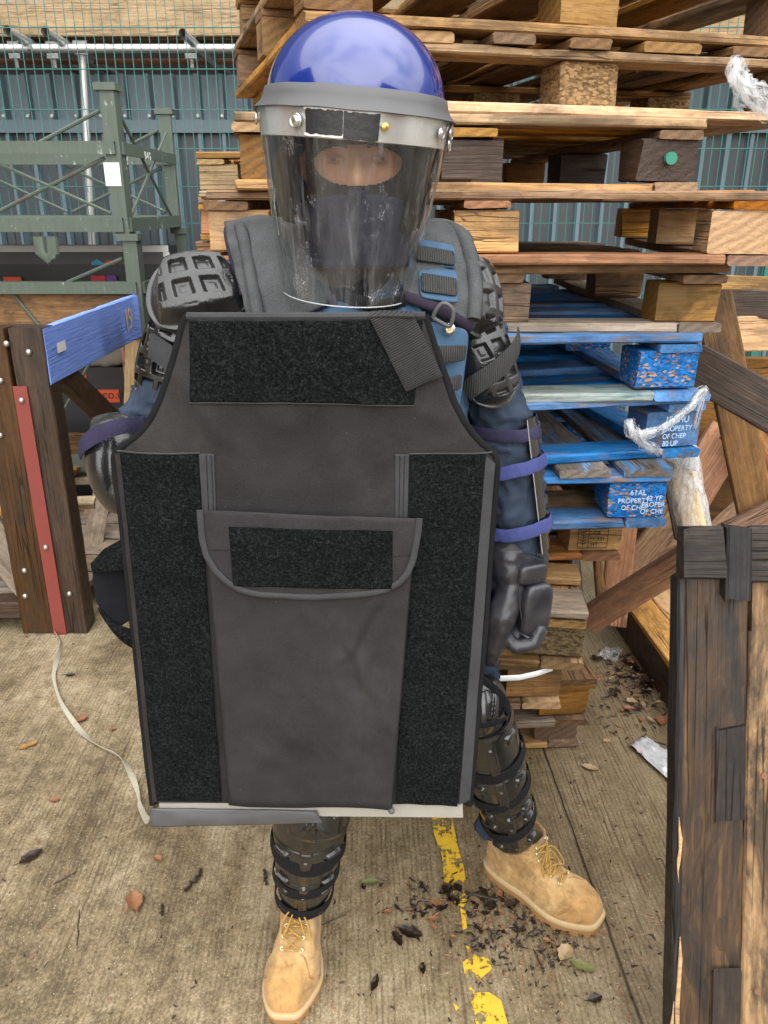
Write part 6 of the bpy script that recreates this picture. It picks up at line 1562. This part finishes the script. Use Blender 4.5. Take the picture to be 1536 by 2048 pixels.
g = MB(); c = surf(783, 1621, .012); g.sphere(c, (.006, .006, .006), 12, 8); g.obj('eyelet', M['rubber'], shd)
# shoulder strap end hanging over the top edge
rowsS = []
for k in range(26):
    v = k / 25; a = (lerp(738, 812, v), lerp(634, 784, v)); b = (lerp(828, 886, v), lerp(632, 752, v)); rowsS.append([(lerp(a[0], b[0], u / 12), lerp(a[1], b[1], u / 12)) for u in range(13)])
slab(rowsS, .0052, .005, 'strap', M['webbing_d'], rnd=.5)
stitch((778, 722), (852, 690), .0108, 16).obj('stitching', M['edging'], shd)
ribbon_pts('strap', M['webbing_d'], shd, [surf(784, 636, .010), surf(784, 632, .002) + V((0, .004, .002)), surf(786, 634, 0) + V((0, .035, .001)), surf(790, 660, 0) + V((0, .05, -.01))], .060, .003, up=(1, 0, 0))
# bottom edge: grey rubber strip and bare aluminium strip
def low(pts, y0, y1, nm, mat):
    poly = [V((sx(x, y).x, 0, sx(x, y).z)) for x, y in pts]; g = MB(); g.prism([V((p.x, YS + y0, p.z)) for p in poly], (0, y1 - y0, 0)); g.obj(nm, mat, shd, smooth=False)
M['worn_alu'] = plain('worn_aluminium', (.36, .345, .31), .5, .3, vscale=25, dirt=((.25, .22, .18), .62)); low([(318, 1606), (925, 1600), (926, 1634), (322, 1628)], -.0015, .012, 'metal_strip', M['worn_alu'])
def rub():
    rows = []
    for k in range(13):
        v = k / 12; rows.append([V((sx(lerp(lerp(301, 634, u / 24), lerp(304, 645, u / 24), v), 0).x, YS - .0045 - .0025 * math.sin(math.pi * v) + .002 * noise.noise(V((u * .25, v * 2, 4))), sx(0, lerp(lerp(1613, 1618, u / 24), lerp(1649, 1641, u / 24), v)).z)) for u in range(25)])
    for i, r in enumerate(rows):
        for u, p in enumerate(r):
            v = i / 12; px = lerp(lerp(301, 634, u / 24), lerp(304, 645, u / 24), v); py = lerp(lerp(1613, 1618, u / 24), lerp(1649, 1641, u / 24), v); q = sx(px, py); p.x, p.z = q.x, q.z
    g = MB(); g.grid(rows); me = evalmesh(g.mesh('r', M['rubber'], fix=False), [('SOLIDIFY', dict(thickness=.003, offset=0))]); finish(me, 'rubber_strip', M['rubber'], shd)
rub()
low([(318, 1600), (940, 1595), (938, 1612), (320, 1616)], .013, .024, 'lower_hem', M['piping'])
# carrying loop on the left edge: velcro tab and hanging webbing
SL = lambda x, y, dy: surf(x, y, -.012) + V((0, dy, 0))
sheet([[SL(262, 1078, .004), SL(258, 1112, .002), SL(254, 1146, .004)], [SL(240, 1083, .0), SL(240, 1114, -.003), SL(240, 1147, .0)], [SL(206, 1103, .004), SL(208, 1126, .001), SL(210, 1151, .003)], [SL(171, 1143, .020), SL(173, 1152, .018), SL(176, 1160, .018)]], .003, 'carry_loop', M['velcro'], shd, 3, kind='SIMPLE')
sheet([[SL(171, 1147, .022), SL(205, 1146, .030), SL(238, 1146, .034)], [SL(174, 1180, .016), SL(206, 1179, .028), SL(240, 1178, .034)], [SL(186, 1218, .008), SL(214, 1214, .024), SL(245, 1212, .032)], [SL(204, 1240, .004), SL(228, 1240, .018), SL(250, 1240, .028)], [SL(232, 1264, .002), SL(244, 1258, .012), SL(256, 1254, .022)]], .003, 'carry_loop', M['black_knit'], shd, 3, kind='SIMPLE')
sheet([[SL(187, 1216, .002), SL(192, 1226, -.002)], [SL(222, 1248, -.006), SL(220, 1260, -.010)], [SL(252, 1258, -.006), SL(246, 1287, -.010)], [SL(284, 1266, .002), SL(282, 1308, -.002)]], .003, 'carry_loop', M['velcro'], shd, 2)
# handle on the back where the right hand holds it
ribbon_pts('handle', M['webbing_black'], shd, [V((-.245, YS + .03, 1.14)), V((-.245, YS + .075, 1.12)), V((-.245, YS + .075, 1.02)), V((-.245, YS + .03, 1.0))], .035, .004, up=(1, 0, 0))
# ------------------------------------------------------------------ webbing strap on the ground, litter, leaves
M['cream_webbing'] = webbing('cream_webbing', (.46, .43, .33), 700)
pts = [(108, 1255, .02), (122, 1290, .006), (112, 1325, .006), (108, 1355, .008), (122, 1405, .006), (155, 1450, .012), (195, 1490, .008), (240, 1515, .006), (262, 1545, .012), (276, 1585, .008), (278, 1605, .012)]
P_ = [W(x, y, z=z) for x, y, z in pts]
Q_ = []
for i in range(len(P_) - 1):
    p0, p1, p2, p3 = P_[max(i-1,0)], P_[i], P_[i+1], P_[min(i+2, len(P_)-1)]
    for k in range(10):
        u = k / 10; Q_.append(.5*((2*p1)+(p2-p0)*u+(2*p0-5*p1+4*p2-p3)*u*u+(3*p1-p0-3*p2+p3)*u**3))
Q_.append(P_[-1]); Q_ += [Q_[-1] + (W(312, 1612, Y=1.15) - Q_[-1]) * (k / 6) + V((0, 0, -.05 * math.sin(math.pi * k / 6))) for k in range(1, 7)]
g = MB(); fr, bk = [], []
for i, p in enumerate(Q_):
    t_ = (Q_[min(i+1, len(Q_)-1)] - Q_[max(i-1, 0)]).normalized(); sd_ = t_.cross(V((0, 0, 1))).normalized(); a = 1.15 * math.sin(i * .11 + .6)
    up_ = sd_.cross(t_); w_ = (sd_ * math.cos(a) + up_ * math.sin(a)) * .0085; n_ = (up_ * math.cos(a) - sd_ * math.sin(a)) * .0009
    if p.z < .03: p = V((p.x, p.y, max(.0015, abs(math.sin(a)) * .0085 + .001)))
    fr.append([p - w_ + n_, p + w_ + n_]); bk.append([p + w_ - n_, p - w_ - n_])
g.grid([a + b for a, b in zip(fr, bk)], cu=True)
top(g, 'webbing_strap', 'long cream webbing strap snaking over the concrete to the shield corner', 'strap', M['cream_webbing'], ang=60)
def leafmat(name, c, rough=.5):
    t = NT(name); n = t.noise(t.co((1, 1, 1)), 60, 5, .6); t.set(t.mix(n, tuple(x * .45 for x in c), tuple(min(1, x * 1.35) for x in c)), rough); t.bump(n, .4, .003); return t.m
LM = {'dry': leafmat('dry_leaf', (.26, .115, .05)), 'wet': leafmat('wet_leaf', (.022, .012, .008), .25), 'yellow': leafmat('yellow_leaf', (.33, .17, .03)), 'green': leafmat('green_leaf', (.14, .15, .04)), 'pale': leafmat('pale_leaf', (.36, .25, .13))}
def leaf_geo(g, c, L, wd, ang, curl, seed, z0=.004, mi=0):
    rnd = random.Random(seed); d = V((math.cos(ang), math.sin(ang), 0)); s = V((-d.y, d.x, 0)); rows = []
    cu_ = rnd.uniform(.5, 1.4) * curl; bend = rnd.uniform(-.25, .25)
    for i in range(9):
        t_ = i / 8; w_ = wd * (math.sin(math.pi * min(.98, t_ * .96 + .02)) ** .75) * (1 + .15 * math.sin(i * 2.3 + seed)); row = []
        for j in range(5):
            v = -1 + j / 2; row.append(c + d * (t_ - .5) * L + s * (v * w_ + bend * L * (t_ - .5) ** 2) + V((0, 0, z0 + cu_ * (v * v * w_ * .8 + (t_ - .5) ** 2 * L * .5) + .001 * math.sin(i * 1.9 + j))))
        rows.append(row)
    n0 = len(g.v); g.grid(rows, mi=mi)
    g.tube([c - d * L * .5 + V((0, 0, z0 + cu_ * L * .12)), c - d * L * .72 + s * L * .06 + V((0, 0, z0 + .002))], .0009, 4, mi=mi)
leaves = [((270, 1806), .065, .020, 2.0, 'dry', .8, 'curled tan leaf lying clear left of the right boot'), ((48, 1496), .032, .012, .5, 'yellow', .3, 'small yellow brown leaf near the left edge below the crate'), ((66, 1490), .03, .010, .9, 'yellow', .3, 'second yellowish leaf touching another near the left edge'),
          ((165, 1440), .045, .017, 1.2, 'dry', .5, 'reddish leaf tucked beside the cream strap'), ((110, 1601), .03, .012, .2, 'dry', .4, 'small rusty leaf on the concrete below the cream strap'), ((316, 1720), .028, .010, 2.6, 'dry', .9, 'small curled orange leaf just below the rubber strip'),
          ((140, 1352), .038, .010, .1, 'wet', .7, 'dark curled leaf right of the cream strap near the crate'), ((62, 1715), .065, .017, .9, 'wet', .2, 'dark flattened leaf stain at lower left'), ((226, 1460), .022, .008, .3, 'dry', .4, 'tiny rusty leaf right of the cream strap bend'),
          ((1180, 1538), .05, .013, -.4, 'pale', .5, 'pale green leaf by the bottom pallet corner'), ((1130, 1910), .05, .017, 1.0, 'pale', .9, 'pale folded leaf below the left boot toe'), ((1165, 1935), .06, .012, -.5, 'green', .5, 'greenish leaf below the left boot toe'),
          ((1262, 1405), .045, .014, -.2, 'pale', .4, 'tan leaf left of the burnt pallet in the gutter'), ((1322, 1445), .055, .020, 1.4, 'dry', .8, 'rust red leaf against the burnt pallet edge'), ((820, 1870), .06, .017, -.4, 'wet', .6, 'wet black leaf between the boots'), ((795, 1880), .045, .010, 2.0, 'wet', .7, 'dark curled leaf left of the wet black one'),
          ((740, 1768), .045, .010, .1, 'green', .5, 'olive leaf scrap left of the yellow line'), ((750, 1970), .045, .008, 1.3, 'wet', .5, 'dark split leaf at the bottom between boot and line'), ((1190, 2000), .035, .012, .3, 'wet', .5, 'small dark leaf at lower right'), ((845, 1940), .03, .007, 1.6, 'wet', .5, 'thin dark leaf beside the yellow line near the bottom'),
          ((605, 1655), .05, .012, .2, 'wet', .3, 'wet brown leaf under the shield behind the right shin')]
for i, (p, L_, w_, a_, m_, c_, lb) in enumerate(leaves):
    g = MB(); leaf_geo(g, W(*p, z=0), L_, w_, a_, c_, i + 3)
    top(g, 'fallen_leaf', lb, 'leaf', LM[m_], 'fallen leaves on the concrete', fix=False)
M['bark'] = leafmat('wet_bark', (.035, .020, .012), .5)
def twig(lb, a, b, r, seed=0):
    rnd = random.Random(seed); p0, p1 = W(*a, z=r), W(*b, z=r); g = MB(); n_ = 7
    g.tube([p0.lerp(p1, k / n_) + V((rnd.uniform(-r, r), rnd.uniform(-r, r), rnd.uniform(0, r * .4))) for k in range(n_ + 1)], [r * rnd.uniform(.6, 1.05) for _ in range(n_ + 1)], 7)
    top(g, 'twig', lb, 'twig', M['bark'], 'twigs and bark on the concrete')
twig('dark chunk of wet bark left of the right shin', (372, 1785), (400, 1742), .006, 1); twig('thin brown twig at lower left', (105, 1770), (155, 1742), .0016, 2); twig('short dark twig just left of the right boot collar', (533, 1770), (530, 1742), .004, 3)
twig('pale dry stem low on the left concrete', (155, 1890), (158, 1820), .0016, 4); twig('small dark bark scrap below the larger bark chunk', (322, 1832), (326, 1812), .004, 5); twig('brown wet stick crossing the yellow line', (930, 1785), (1000, 1800), .005, 6)
twig('thin dark stick lying by the white plastic bag', (1295, 1480), (1335, 1490), .0025, 7); twig('thin dark stick at lower right of the litter', (1068, 1900), (1085, 1935), .002, 8); twig('thin dark twig left of the yellow line below the shield', (640, 1850), (690, 1830), .0015, 9)
# heap of wet leaf litter between the boots, and specks of debris over the slab
rnd = random.Random(11); g = MB()
def scatter(cx, cy, sx_, sy_, n_, smin, smax, hmax=.012):
    for _ in range(n_):
        x, y = rnd.gauss(cx, sx_), rnd.gauss(cy, sy_)
        if not (1180 < y < 2120): continue
        p = W(x, y, z=0); L_ = rnd.uniform(smin, smax); a_ = rnd.uniform(0, 6.28)
        if rnd.random() < .55: leaf_geo(g, p, L_, L_ * rnd.uniform(.15, .35), a_, rnd.uniform(.1, .7), rnd.randrange(9999), z0=rnd.uniform(.002, hmax), mi=rnd.choice((0, 0, 0, 0, 1, 2)))
        else: g.tube([p + V((0, 0, .002)), p + V((math.cos(a_) * L_ * .5, math.sin(a_) * L_ * .5, rnd.uniform(.002, hmax))), p + V((math.cos(a_ + .4) * L_, math.sin(a_ + .4) * L_, .003))], rnd.uniform(.0007, .0022), 5, mi=rnd.choice((0, 0, 1)))
scatter(970, 1800, 80, 24, 95, .008, .034, .009); scatter(1015, 1850, 66, 30, 140, .006, .024, .008); scatter(870, 1815, 70, 36, 60, .006, .024, .006); scatter(1080, 1890, 60, 45, 70, .005, .02, .006)
me = g.mesh('leaf_litter', [LM['wet'], LM['dry'], M['bark']], fix=False); o = link('leaf_litter', me); tag(o, 'wet heap of rotting leaf litter between the two boots', 'leaf litter', kind='stuff')
g = MB()
scatter(1262, 1350, 40, 26, 120, .012, .05, .02); scatter(1300, 1410, 30, 30, 60, .01, .04, .015); scatter(1240, 1400, 40, 60, 30, .008, .03)
me = g.mesh('gutter_leaves', [LM['wet'], LM['dry'], LM['pale']], fix=False); o = link('leaf_litter', me); tag(o, 'brown dry leaf litter gathered beside the low crate at right', 'leaf litter', kind='stuff')
g = MB()
for _ in range(520):
    x, y = rnd.uniform(-60, 1400), rnd.uniform(1250, 2060); 
    if rnd.random() < .4: x = rnd.gauss(1150, 120); y = rnd.gauss(1900, 110)
    if y > 2080: continue
    p = W(x, y, z=0); a_ = rnd.uniform(0, 6.28); L_ = rnd.uniform(.002, .012)
    g.tube([p + V((0, 0, .001)), p + V((math.cos(a_) * L_, math.sin(a_) * L_, .002))], [rnd.uniform(.0008, .0028), rnd.uniform(.0006, .0018)], 5, mi=rnd.choice((0, 0, 0, 1, 2)))
me = g.mesh('debris', [M['bark'], LM['dry'], LM['pale']], fix=False); o = link('debris', me); tag(o, 'fine dark crumbs of bark and leaf over the concrete', 'debris', kind='stuff')
# plastic bag and scrap on the ground
def crumple(pts, lift, name, lb, mat, seed, nu=24, nv=14):
    a, b, c, d = [W(*q, z=.004) for q in pts]; rows = []
    for i in range(nv + 1):
        v = i / nv; rows.append([a.lerp(b, u / nu).lerp(d.lerp(c, u / nu), v) + V((0, 0, lift * (.5 + abs(noise.noise(V((u * .35, v * 5, seed))) * 1.6) + .4 * noise.noise(V((u * .9, v * 12, seed)))))) for u in range(nu + 1)])
    g = MB(); g.grid(rows); me = evalmesh(g.mesh('c', mat, fix=False), [('SOLIDIFY', dict(thickness=.0008, offset=0))])
    for p in me.polygons: p.use_smooth = True
    c0 = (a + c) / 2; c0.z = 0; me.transform(Matrix.Translation(-c0)); o = link(name, me, None, Matrix.Translation(c0)); return tag(o, lb, 'bag')
t = NT('bag_plastic'); n = t.noise(t.co((18, 18, 18)), 1, 6, .7, .8); t.set(t.mix(t.ramp(t.noise(t.co((9, 9, 9)), 1, 3), (.62, 0.0), (.70, .6)), t.mix(n, (.34, .35, .36), (.62, .62, .63)), (.7, .25, .28)), .3); M['bag'] = t.m
crumple([(1258, 1492), (1290, 1476), (1380, 1540), (1345, 1570)], .010, 'plastic_bag', 'flat white plastic bag with faint red print lying by the burnt pallet', M['bag'], 2)
crumple([(1190, 1316), (1212, 1296), (1246, 1300), (1232, 1326)], .007, 'plastic_scrap', 'crumpled clear plastic scrap by the low crate', M['film'], 6)
